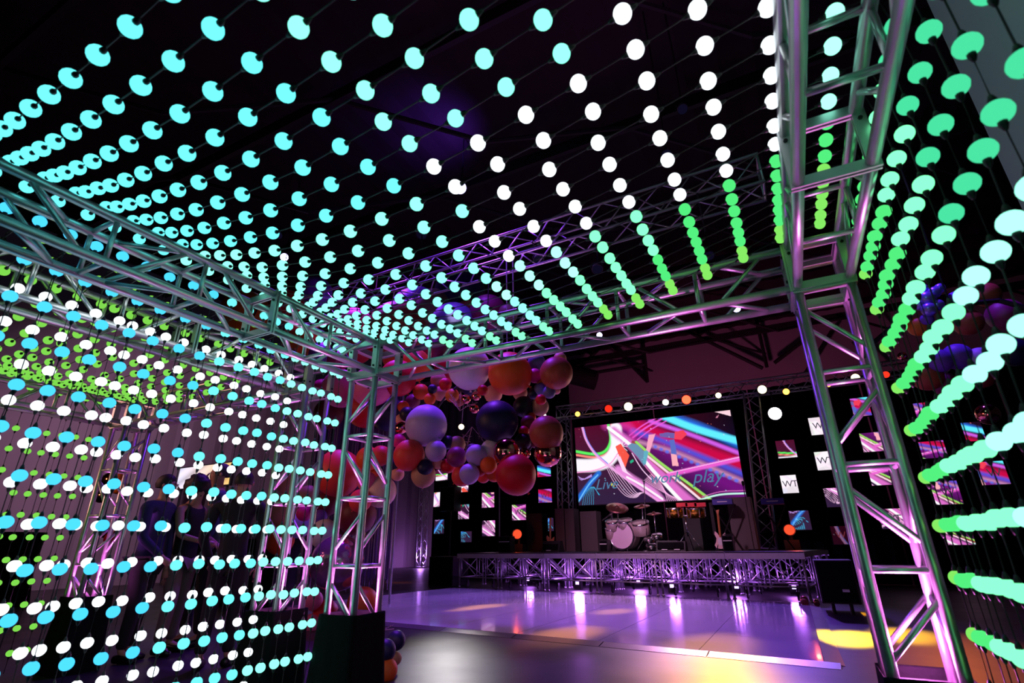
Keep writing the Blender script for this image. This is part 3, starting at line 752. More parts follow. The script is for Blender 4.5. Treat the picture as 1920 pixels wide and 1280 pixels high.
for px, py, r, lb in [(863,352,11,'bright violet white ceiling flood above the garland'),(533,482,7,'violet ceiling flood near the left beam'),(1381,578,7,'blue white ceiling flood right of centre'),(1124,628,5,'small blue white ceiling flood under the front beam')]:
    lamp(px, py, 9.5 if py < 500 else 20, r, (200, 190, 255), 10, lb, name='ceiling_flood', hang=(9.6 if py < 500 else 20.1, 11.9))
p = at(863, 352, 9.5); spot(p+Vector((0, -.3, .5)), (p.x-.5, p.y-.5, 12), 200, (.2, .05, 1), 120, .8, .1)
for px, py in [(520, 440), (790, 440), (1010, 488), (1120, 505), (1280, 205), (1250, 290), (1330, 480)]:
    lamp(px, py, 7.9, 9, (30, 26, 60), .3, {520:'unlit moving lamp left on the overhead truss', 790:'unlit moving lamp standing on the overhead truss',1010:'unlit lamp under the overhead truss behind white bulbs',1120:'unlit lamp hanging low at the middle of the overhead truss',1280:'unlit round lamp high among the white bulbs',1250:'unlit lamp above the right end of the overhead truss',1330:'unlit lamp right of the overhead truss end'}[px], aim=at(px, py, 7.9)+Vector((.2, -.6, -1)), name='moving_lamp', hang=(7.6, zz_+(.2 if py > 400 else 4.8)))

# ---------------------------------------------------------------- stage platforms
SL = Vector((-9.28, 14.30, 0)); SR = Vector((.10, 12.78, 0)); US = (SR-SL).normalized(); VS = Vector((-US.y, US.x, 0)); LS = (SR-SL).length
ANG = math.atan2(US.y, US.x); DZ = .94
def S(u, v, z): return SL+US*u+VS*v+Vector((0, 0, z))
def platform():
    wm = LS/6-.01; dm = 1.22; t = thing('stage_platform', '', 'stage platform', (0, 0, 0), 'aluminium stage platforms')
    MB().box((wm/2, dm/2, DZ-.015), (wm-.02, dm-.02, .03)).build('deck', M['blackgloss'], t)
    mb = MB()
    for z in (DZ-.05, DZ-.13):
        for y in (.02, dm-.02): mb.box((wm/2, y, z), (wm, .035, .05 if z > DZ-.1 else .03))
    mb.box((wm/2, .02, DZ-.09), (wm, .012, .07))
    for x in (.02, wm-.02): mb.box((x, dm/2, DZ-.06), (.035, dm-.04, .09))
    mb.build('edge_rail', M['alu2'], t)
    for x in (.06, wm-.06):
        for y in (.06, dm-.06):
            MB().tube((x, y, .04), (x, y, DZ-.1), .026, 8).tube((x, y, .0), (x, y, .04), .05, 8, .03).build('leg', M['alu2'], t, True)
    for y in (.06, dm-.06):
        MB().tube((.06, y, .27), (wm-.06, y, .27), .019, 6).build('lower_rail', M['alu2'], t, True)
        h = wm/2
        if y > .5: continue
        for a, b in (((.14, DZ-.14), (h-.05, .29)), ((h-.05, DZ-.14), (.14, .29)), ((h+.05, DZ-.14), (wm-.14, .29)), ((wm-.14, DZ-.14), (h+.05, .29))):
            MB().tube((a[0], y, a[1]), (b[0], y, b[1]), .013, 6).build('diagonal_brace', M['alu2'], t, True)
        for x in (.14, h-.05, h+.05, wm-.14):
            MB().tube((x, y, .27), (x, y, DZ-.1), .015, 6).build('upright', M['alu2'], t, True)
    for x in (.06, wm-.06):
        MB().tube((x, .06, .27), (x, dm-.06, .27), .019, 6).build('side_rail', M['alu2'], t, True)
        MB().tube((x, .1, DZ-.14), (x, dm-.1, .29), .013, 6).build('diagonal_brace', M['alu2'], t, True)
    for x in (.30, wm-.30):
        MB().tube((x, .15, .07), (x+.03, .15, .07), .06, 12).box((x+.015, .15, .15), (.05, .07, .08)).tube((x+.015, .15, .18), (x+.015, .15, .27), .015, 6).build('caster', M['bolt'], t)
    return t
pf = platform(); first = True
for r in range(3):
    for c in range(6):
        o = pf if first else copy_tree(pf); first = False
        o.location = S(c*LS/6, r*1.23, 0); o.rotation_euler = (0, 0, ANG)
        o['label'] = f'{ORDN[c]} stage platform from the left, ' + ('front row', 'middle row', 'back row')[r]; ORG[o.name] = Vector((0,0,0))
M['led_v'] = emit('violet_led_lens', (1.2, .7, 2.2), 2, False)
for k, (u, v, p, lb) in enumerate([(3.75, .75, 150, 'bright violet LED flood under the stage, left of the drum'), (6.35, .8, 70, 'violet LED flood under the stage below the timbales'), (7.75, 1.2, 110, 'violet LED flood under the stage, second from the right end'), (8.9, 1.6, 60, 'violet LED flood under the stage at the right end'), (1.6, 1.5, 45, 'violet LED flood under the left end of the stage'),(5.0, 1.9, 130, 'violet LED flood far under the middle of the stage')]):
    q = S(u, v, .0); t = thing('floor_flood', lb, 'spotlight', q, 'violet floods under the stage')
    MB().box(q+Vector((0, 0, .12)), (.20, .14, .20)).build('housing', M['black'], t); MB().box(q+Vector((0, -.075, .17)), (.09, .012, .07)).build('lens', M['led_v'], t)
    point(q+Vector((0, .0, .34)), p*.6, (.55, .16, 1), .14)

# ---------------------------------------------------------------- things on the stage
def gx(px, Y, py=1030): return at(px, py, Y).x
def boxthing(name, label, cat, px0, px1, pyt, Y, dep, m, zb=DZ, extra=None, group=None, front=None):
    x0 = gx(px0, Y); x1 = gx(px1, Y); zt = at((px0+px1)/2, pyt, Y).z; t = thing(name, label, cat, ((x0+x1)/2, Y, zb), group)
    MB().box(((x0+x1)/2, Y+dep/2, (zb+zt)/2), (x1-x0, dep, zt-zb)).build('cabinet', m, t)
    if front: MB().box(((x0+x1)/2, Y-.008, (zb+zt)/2), (x1-x0-.05, .016, zt-zb-.05)).build('front_grille', front, t)
    return t, x0, x1, zt
boxthing('tall_cabinet', 'tall grey brown cabinet, left one of the pair under the left truss tower', 'cabinet', 1043, 1060, 953, 17.0, .5, M['grille'])
boxthing('tall_cabinet', 'tall grey brown cabinet, right one of the pair under the left truss tower', 'cabinet', 1062, 1079, 953, 17.0, .5, M['grille'])
boxthing('tall_cabinet', 'tall grey brown cabinet left of the bass drum', 'cabinet', 1091, 1122, 958, 16.8, .5, M['grille'])
boxthing('tall_cabinet', 'widest grey brown cabinet, right of the pale guitar', 'cabinet', 1377, 1424, 931, 15.9, .5, M['grille'])
boxthing('tall_cabinet', 'tall dark violet cabinet behind the brown guitar', 'cabinet', 988, 1018, 962, 16.9, .5, M['black'])
boxthing('tall_cabinet', 'dark cabinet behind the timbales stand', 'cabinet', 1287, 1320, 968, 16.6, .5, M['black'])
def amp(label, px0, px1, pyt, Y):
    t, x0, x1, zt = boxthing('guitar_amplifier', label, 'amplifier', px0, px1, pyt, Y, .3, M['black'], front=M['cloth'])
    MB().box(((x0+x1)/2, Y-.022, DZ+(zt-DZ)*.66), (x1-x0-.05, .012, .022)).build('trim_strip', M['white'], t)
    MB().tube(((x0+x1)/2-.06, Y+.15, zt), ((x0+x1)/2+.06, Y+.15, zt+.001), .001, 4).box(((x0+x1)/2, Y+.15, zt+.02), (.16, .03, .02)).build('handle', M['black'], t)
amp('small black amplifier with white strip, left of the red floor lamp', 935, 957, 1005, 14.9)
amp('small black amplifier with white strip, left of the bass drum', 1124, 1140, 1012, 14.7)
amp('small black amplifier in front of the pale guitar', 1356, 1377, 1003, 13.9)
def wedge(label, px0, px1, Y, h=.30):
    x0 = gx(px0, Y); x1 = gx(px1, Y); t = thing('floor_monitor', label, 'speaker', ((x0+x1)/2, Y, DZ))
    vs = [(x0, Y, DZ), (x1, Y, DZ), (x1, Y+.42, DZ), (x0, Y+.42, DZ), (x0, Y+.12, DZ+h), (x1, Y+.12, DZ+h), (x1, Y+.30, DZ+h), (x0, Y+.30, DZ+h)]
    MB().add(vs, [(0,3,2,1),(4,5,6,7),(0,1,5,4),(1,2,6,5),(2,3,7,6),(3,0,4,7)]).build('cabinet', M['black'], t)
    MB().box(((x0+x1)/2, Y+.03, DZ+.14), (x1-x0-.08, .02, .16), Matrix.Rotation(-.4, 3, 'X')).build('front_grille', M['cloth'], t)
    MB().box(((x0+x1)/2-.05, Y-.006, DZ+.05), (.14, .012, .02)).build('badge', M['white'], t)
wedge('black floor monitor below the brown guitar', 1015, 1048, 14.4)
wedge('black floor monitor right of the bass drum', 1230, 1270, 13.9, .26)
wedge('black floor monitor near the stage centre by the timbales stand', 1262, 1285, 13.9, .24)

def guitar(label, px, pyb, pyt, Y, m, bass=False):
    pb = at(px, pyb, Y); pt = at(px, pyt, Y); Lh = pt.z-pb.z; x = gx(px, Y); zb = DZ+.05; sc_ = Lh
    t = thing('guitar', label, 'guitar', (x, Y, DZ))
    def P(a, b): return (x+(a+ (.04*b))*sc_, Y+.03, zb+b*sc_)
    out = [(-.02, .0), (.10, .01), (.155, .08), (.13, .17), (.09, .235), (.125, .31), (.13, .40), (.085, .37), (.05, .325), (-.03, .33), (-.075, .40), (-.125, .44), (-.14, .36), (-.10, .26), (-.12, .17), (-.165, .09), (-.12, .02)]
    n = len(out); vs = [P(a, b) for a, b in out]+[(p[0], Y+.075, p[2]) for p in [P(a, b) for a, b in out]]
    MB().add(vs, [tuple(range(n)), tuple(range(2*n-1, n-1, -1))]+[(i, n+i, n+(i+1) % n, (i+1) % n) for i in range(n)]).build('body', m, t)
    gd = [(-.06, .10), (.07, .08), (.10, .16), (.05, .27), (-.04, .28), (-.08, .2)]; k = len(gd)
    vs = [(P(a, b)[0], Y+.026, P(a, b)[2]) for a, b in gd]+[(P(a, b)[0], Y+.03, P(a, b)[2]) for a, b in gd]
    MB().add(vs, [tuple(range(k)), tuple(range(2*k-1, k-1, -1))]+[(i, k+i, k+(i+1) % k, (i+1) % k) for i in range(k)]).build('pick_guard', M['white'] if not bass else M['black'], t)
    MB().path([P(.0, .30), P(0, .6), P(0, .88)], .024*sc_*1.2, 6).build('neck', M['wood'], t)
    vs = [P(-.025, .87), P(.02, .87), P(.045, .99), P(-.035, .97)]; vs = vs+[(p[0], Y+.06, p[2]) for p in vs]
    MB().add(vs, [(0,1,2,3),(7,6,5,4),(0,4,5,1),(1,5,6,2),(2,6,7,3),(3,7,4,0)]).build('headstock', M['wood'], t)
    MB().path([(x-.12, Y-.02, DZ), (x, Y+.12, DZ+.35), (x+.12, Y-.02, DZ)], .012, 5).path([(x, Y+.12, DZ+.35), (x, Y+.3, DZ)], .012, 5).build('guitar_stand', M['black'], t)
guitar('brown and amber electric guitar standing left of the drum kit', 1031, 1028, 966, 14.9, M['sunburst'], True)
guitar('pale electric guitar with maple neck right of the timbales', 1353, 1027, 952, 14.4, M['cream'])

# drum kit
Yd = 15.0; bx = gx(1167, Yd); bz = at(1167, 1003, Yd).z; br = 25*depth(at(1167, 1003, Yd))/F
kit = thing('drum_kit', 'drum kit with pearl wrap and white bass drum head on the stage', 'drum kit', (bx, Yd, DZ))
Rz = Matrix.Translation((bx, Yd, bz)) @ Matrix.Rotation(-PI/2, 4, 'X') @ Matrix.Rotation(0, 4, 'Y')
qd = Vector((.18, 1, 0)).normalized().to_track_quat('Z', 'Y').to_matrix().to_4x4()
Md = Matrix.Translation((bx, Yd, bz)) @ qd
sh = MB().lathe([(br*.96, .02), (br, .03), (br, .42), (br*.9, .44)], 28, Md).build('bass_drum_shell', M['sparkle'], kit, True)
MB().lathe([(br*.95, -.004), (br*.95, .015)], 28, Md).build('bass_drum_head', M['drumhead'], kit)
MB().lathe([(br*1.03, -.01), (br*1.03, .03), (br*.94, .03), (br*.94, -.01), (br*1.03, -.01)], 28, Md, False).build('hoop', M['chrome'], kit, True)
hx = bx+br*.35; hz = bz-br*.15
MB().lathe([(.062, -.012), (.062, -.006)], 14, Matrix.Translation((hx, Yd-.006, hz)) @ qd).tube((hx, Yd-.012, hz), (hx+.14, Yd-.012, hz+.16), .016, 6).box((hx+.15, Yd-.012, hz+.18), (.05, .01, .05)).build('sound_hole', M['black'], kit)
text('Pearl', .13, (bx-.01, Yd-.014, bz+br*.62), kit, M['bolt'], 'head_lettering', shear=.25)
for px, py, r, hh in ((1150, 984, 14, .24), (1172, 983, 14, .24), (1202, 990, 16, .32), (1146, 1000, 10, .3)):
    p = at(px, py, Yd+.15); rr = r*depth(p)/F
    Mt = Matrix.Translation(p) @ Matrix.Rotation(.35, 4, 'X')
    MB().lathe([(rr*.96, -hh/2), (rr, -hh/2+.01), (rr, hh/2-.01), (rr*.96, hh/2)], 20, Mt).build('tom_drum', M['sparkle'], kit, True)
    MB().lathe([(rr*1.03, hh/2-.03), (rr*1.03, hh/2+.01), (rr*.97, hh/2+.01)], 20, Mt, False).build('rim', M['chrome'], kit, True)
def cym(px, py, rpx, tilt, Y, pyb=1030, roll=0):
    p = at(px, py, Y); rr = rpx*depth(p)/F
    Mt = Matrix.Translation(p) @ Matrix.Rotation(tilt, 4, 'X') @ Matrix.Rotation(roll, 4, 'Y')
    MB().lathe([(rr, -.02), (rr*.7, .0), (rr*.22, .012), (rr*.16, .04), (.01, .05), (.01, .04), (rr*.2, .005), (rr*.7, -.006)], 22, Mt).build('cymbal', M['cymbal'], kit, True)
    MB().tube((p.x, p.y, DZ+.25), (p.x, p.y, p.z+.06), .016, 6).path([(p.x-.25, p.y-.1, DZ), (p.x, p.y, DZ+.35)], .012, 5).path([(p.x+.25, p.y-.1, DZ), (p.x, p.y, DZ+.35)], .012, 5).path([(p.x, p.y+.25, DZ), (p.x, p.y, DZ+.35)], .012, 5).build('cymbal_stand', M['chrome'], kit, True)
cym(1157, 951, 21, .5, 15.1, roll=.25); cym(1203, 948, 15, .3, 15.4); cym(1226, 962, 14, .2, 15.2); cym(1146, 962, 3, 0, 15.2)
p = at(1157, 954, 15.1); q = at(1129, 976, 14.9); MB().tube(p, q, .02, 6).build('boom_arm', M['chrome'], kit)
p0 = at(1213, 1030, 15.0); p1 = at(1207, 900, 15.0)
ms = thing('microphone_stand', 'tall microphone stand rising in front of the screen above the drums', 'microphone stand', (p0.x, 15.0, DZ))
MB().tube((p0.x, 15, DZ), (p1.x, 15, p1.z-.1), .012, 6).tube((p0.x, 15, DZ), (p0.x, 15, DZ+.03), .14, 14).build('pole', M['chrome'], ms); MB().lathe([(.012, 0), (.03, .06), (.035, .12), (.02, .15)], 10, Matrix.Translation((p1.x, 15, p1.z-.12))).build('microphone', M['chrome'], ms, True)
p1 = at(1393, 907, 15.6); ms = thing('microphone_stand', 'slim dark microphone stand at the right edge of the screen', 'microphone stand', (p1.x, 15.6, DZ))
MB().tube((p1.x, 15.6, DZ), (p1.x, 15.6, p1.z-.05), .012, 6).tube((p1.x, 15.6, DZ), (p1.x, 15.6, DZ+.03), .14, 14).build('pole', M['black'], ms); MB().lathe([(.012, 0), (.03, .06), (.035, .12), (.02, .15)], 10, Matrix.Translation((p1.x, 15.6, p1.z-.07))).build('microphone', M['bolt'], ms, True)
# hi-hat / snare cluster of chrome
for k, (px, py) in enumerate(((1218, 1012), (1232, 1005), (1222, 1024))):
    p = at(px, py, 14.9); MB().lathe([(.14, -.06), (.15, -.05), (.15, .05), (.13, .06)], 16, Matrix.Translation(p) @ Matrix.Rotation(.3, 4, 'X')).build('snare_drum', M['chrome'], kit, True)
# timbales
Yt = 14.6; tb = thing('timbales', 'pair of brass timbales with red blocks on a chrome stand', 'drum', (gx(1283, Yt), Yt, DZ))
for px, w_ in ((1266, 15), (1305, 16)):
    p = at(px, 961, Yt); rr = w_*depth(p)/F; Mt = Matrix.Translation(p) @ Matrix.Rotation(.12, 4, 'X')
    MB().lathe([(rr*.97, -.12), (rr, -.12), (rr, .10), (rr*.97, .11)], 24, Mt).build('shell', M['gold'], tb, True)
    MB().lathe([(rr*1.04, .09), (rr*1.04, .12), (rr*.97, .125)], 24, Mt, False).build('rim', M['chrome'], tb, True)
    for k in range(6):
        t_ = k*PI/3; c = Mt @ Vector((rr*1.03*math.cos(t_), rr*1.03*math.sin(t_), 0)); MB().tube(c-Vector((0, 0, .10)), c+Vector((0, 0, .13)), .014, 6).build('tuning_lug', M['chrome'], tb)
M['redblock'] = mat('red_block', (200, 30, 40), .4)
for px in (1279, 1313, 1296): p = at(px, 946, Yt); MB().box(p, (.28, .10, .10)).build('block', M['redblock'], tb)
p = at(1285, 968, Yt); x = p.x
MB().tube((x, Yt, DZ+.35), (x, Yt, p.z), .02, 8).path([(x-.35, Yt-.1, DZ), (x, Yt, DZ+.5)], .014, 6).path([(x+.35, Yt-.1, DZ), (x, Yt, DZ+.5)], .014, 6).path([(x+.05, Yt+.35, DZ), (x, Yt, DZ+.5)], .014, 6).tube((x-.3, Yt, p.z+.02), (x+.3, Yt, p.z+.02), .016, 6).build('stand', M['chrome'], tb, True)
def keyboard(label, px0, px1, py, Y):
    x0 = gx(px0, Y, py); x1 = gx(px1, Y, py); z = at((px0+px1)/2, py, Y).z; t = thing('keyboard', label, 'keyboard', ((x0+x1)/2, Y, DZ))
    MB().box(((x0+x1)/2, Y, z), (x1-x0, .36, .14)).build('body', M['blue'], t)
    nk = 14
    for k in range(nk): MB().box((x0+.06+(x1-x0-.12)*(k+.5)/nk, Y+.22, z+.06), ((x1-x0-.12)/nk*.9, .12, .02)).build('key', M['white'], t)
    MB().box(((x0+x1)/2, Y-.183, z), ((x1-x0)*.5, .006, .02)).build('label_strip', M['white'], t)
    for s in (-1, 1): MB().path([((x0+x1)/2-s*.3, Y, DZ), ((x0+x1)/2+s*.3, Y, z-.07)], .02, 6).build('stand_leg', M['black'], t)
keyboard('blue backed keyboard on a stand behind the pale guitar', 1337, 1374, 941, 15.4)
keyboard('blue backed keyboard on a stand right of the widest cabinet', 1427, 1470, 940, 15.4)
for px, py, r, lb in [(970, 1001, 8, 'glowing red moving lamp on the left of the stage'), (1480, 993, 9, 'glowing red moving lamp at the right end of the stage')]:
    lamp(px, py, 16.0, r, (255, 70, 40), 1.6, lb, name='floor_lamp')
    p = at(px, py, 16.0); tag(MB().box((p.x, 16.15, DZ+.12), (.36, .30, .24)).tube((p.x, 16.12, DZ+.2), (p.x, 16.12, p.z-.1), .05, 8).build('lamp_base', M['black']), lb.replace('glowing red moving lamp', 'black base under the red moving lamp'), 'lamp base')
    point((p.x+.1, 15.6, p.z), 6, (1, .1, .05), .05)
t_, x0, x1, zt = boxthing('pa_speaker', 'large black loudspeaker on small legs at the right end of the stage', 'speaker', 1521, 1592, 1050, 10.9, .8, M['black'], zb=.16, front=M['cloth'])
for x in (x0+.15, x1-.15): MB().tube((x, 11.0, 0), (x, 11.0, .17), .03, 8).build('leg', M['black'], t_)
MB().box(((x0+x1)/2+.1, 10.88, .36), (.10, .012, .04)).build('badge', M['white'], t_)
t_, x0, x1, zt = boxthing('pa_speaker', 'large black loudspeaker standing at the left end of the stage', 'speaker', 806, 850, 1043, 14.6, .9, M['black'], zb=.0, front=M['cloth'])
t_, x0, x1, zt = boxthing('pa_speaker', 'upright black loudspeaker hung high at the left, before the small screens', 'speaker', 821, 849, 912, 17.6, .5, M['blackgloss'], zb=at(835, 958, 17.6).z, front=M['cloth'])
MB().tube(((x0+x1)/2, 17.9, .04), ((x0+x1)/2, 17.9, at(835, 958, 17.6).z), .03, 8).tube(((x0+x1)/2, 17.9, 0), ((x0+x1)/2, 17.9, .04), .3, 16).build('pole', M['black'], t_)
for px, py, r, lb in [(1508, 1126, 9, 'small gold tinted lamp on the floor at the stage corner'), (1530, 1124, 6, 'small gold lamp beside the right loudspeaker')]:
    p = at(px, py, 12.1); t = thing('floor_par_lamp', lb, 'stage light', (p.x, 12.1, 0)); r_ = r*depth(p)/F*.8
    MB().lathe([(r_*.6, -.1), (r_, -.06), (r_, .06), (r_*.8, .06)], 14, Matrix.Translation((p.x, 12.1, r_+.02)) @ Matrix.Rotation(PI/2+.3, 4, 'X')).build('housing', M['copper'], t, True)

# ---------------------------------------------------------------- balloons
BC = {'coral': (235, 70, 60), 'red': (205, 25, 35), 'orange': (235, 95, 35), 'amber': (215, 110, 30), 'peach': (235, 165, 140), 'cream': (225, 190, 175), 'white': (225, 215, 222),
      'lilac': (180, 160, 215), 'violet': (120, 70, 200), 'navy': (22, 24, 62), 'black': (24, 22, 34), 'pink': (235, 110, 160), 'magenta': (225, 40, 130), 'plum': (130, 40, 90), 'maroon': (110, 30, 40),
      'brown': (165, 75, 55), 'tan': (190, 145, 110), 'olive': (125, 105, 85), 'blue': (100, 105, 150)}
BMAT = {k: mat('latex_'+k, v, .48, 0, .05, 3, 0, .35) for k, v in BC.items()}
BMAT['copper foil'] = M['copper']; BMAT['purple foil'] = M['purplefoil']; BMAT['clear foil'] = M['bubble']
def bal_mesh(foil=False):
    mb = MB(); pr = []; k = 16
    for i in range(k+1):
        t = -PI/2+PI*i/k; r = math.cos(t); z = math.sin(t)
        if z < 0: r *= (1-.06*z*z); z *= 1.05
        pr.append((max(r, .012), z))
    mb.lathe(pr, 24); me = bpy.data.meshes.new('balloon'); me.from_pydata(mb.v, [], mb.f); me.polygons.foreach_set('use_smooth', [True]*len(me.polygons)); me.materials.append(BMAT['red']); return me
BAL = bal_mesh()
kb = MB().lathe([(.03, -1.04), (.045, -1.09), (.02, -1.11), (.07, -1.16), (.06, -1.17)], 10); KN = bpy.data.meshes.new('knot'); KN.from_pydata(kb.v, [], kb.f); KN.materials.append(BMAT['red'])
SZ = lambda r: 'huge' if r >= 36 else 'large' if r >= 24 else 'medium' if r >= 15 else 'small' if r >= 10 else 'tiny'
def balloon(px, py, r, c, Y, where, tilt=None):
    p = at(px, py, Y); R_ = r*depth(p)/F; rnd = random.Random(int(px*7+py))
    o = bpy.data.objects.new('balloon', BAL); col.objects.link(o); o.location = p
    if tilt is None: tilt = rnd.uniform(-.9, .9)
    o.rotation_euler = (rnd.uniform(-.9, .9), tilt, 0); o.scale = (R_,)*3
    o.material_slots[0].link = 'OBJECT'; o.material_slots[0].material = BMAT[c]
    tag(o, f'{SZ(r)} {c} balloon {where}', 'balloon', 'balloons of the garland'); ORG[o.name] = p
    if r >= 14:
        k = lk(KN, 'knot', BMAT[c], o)
    return o
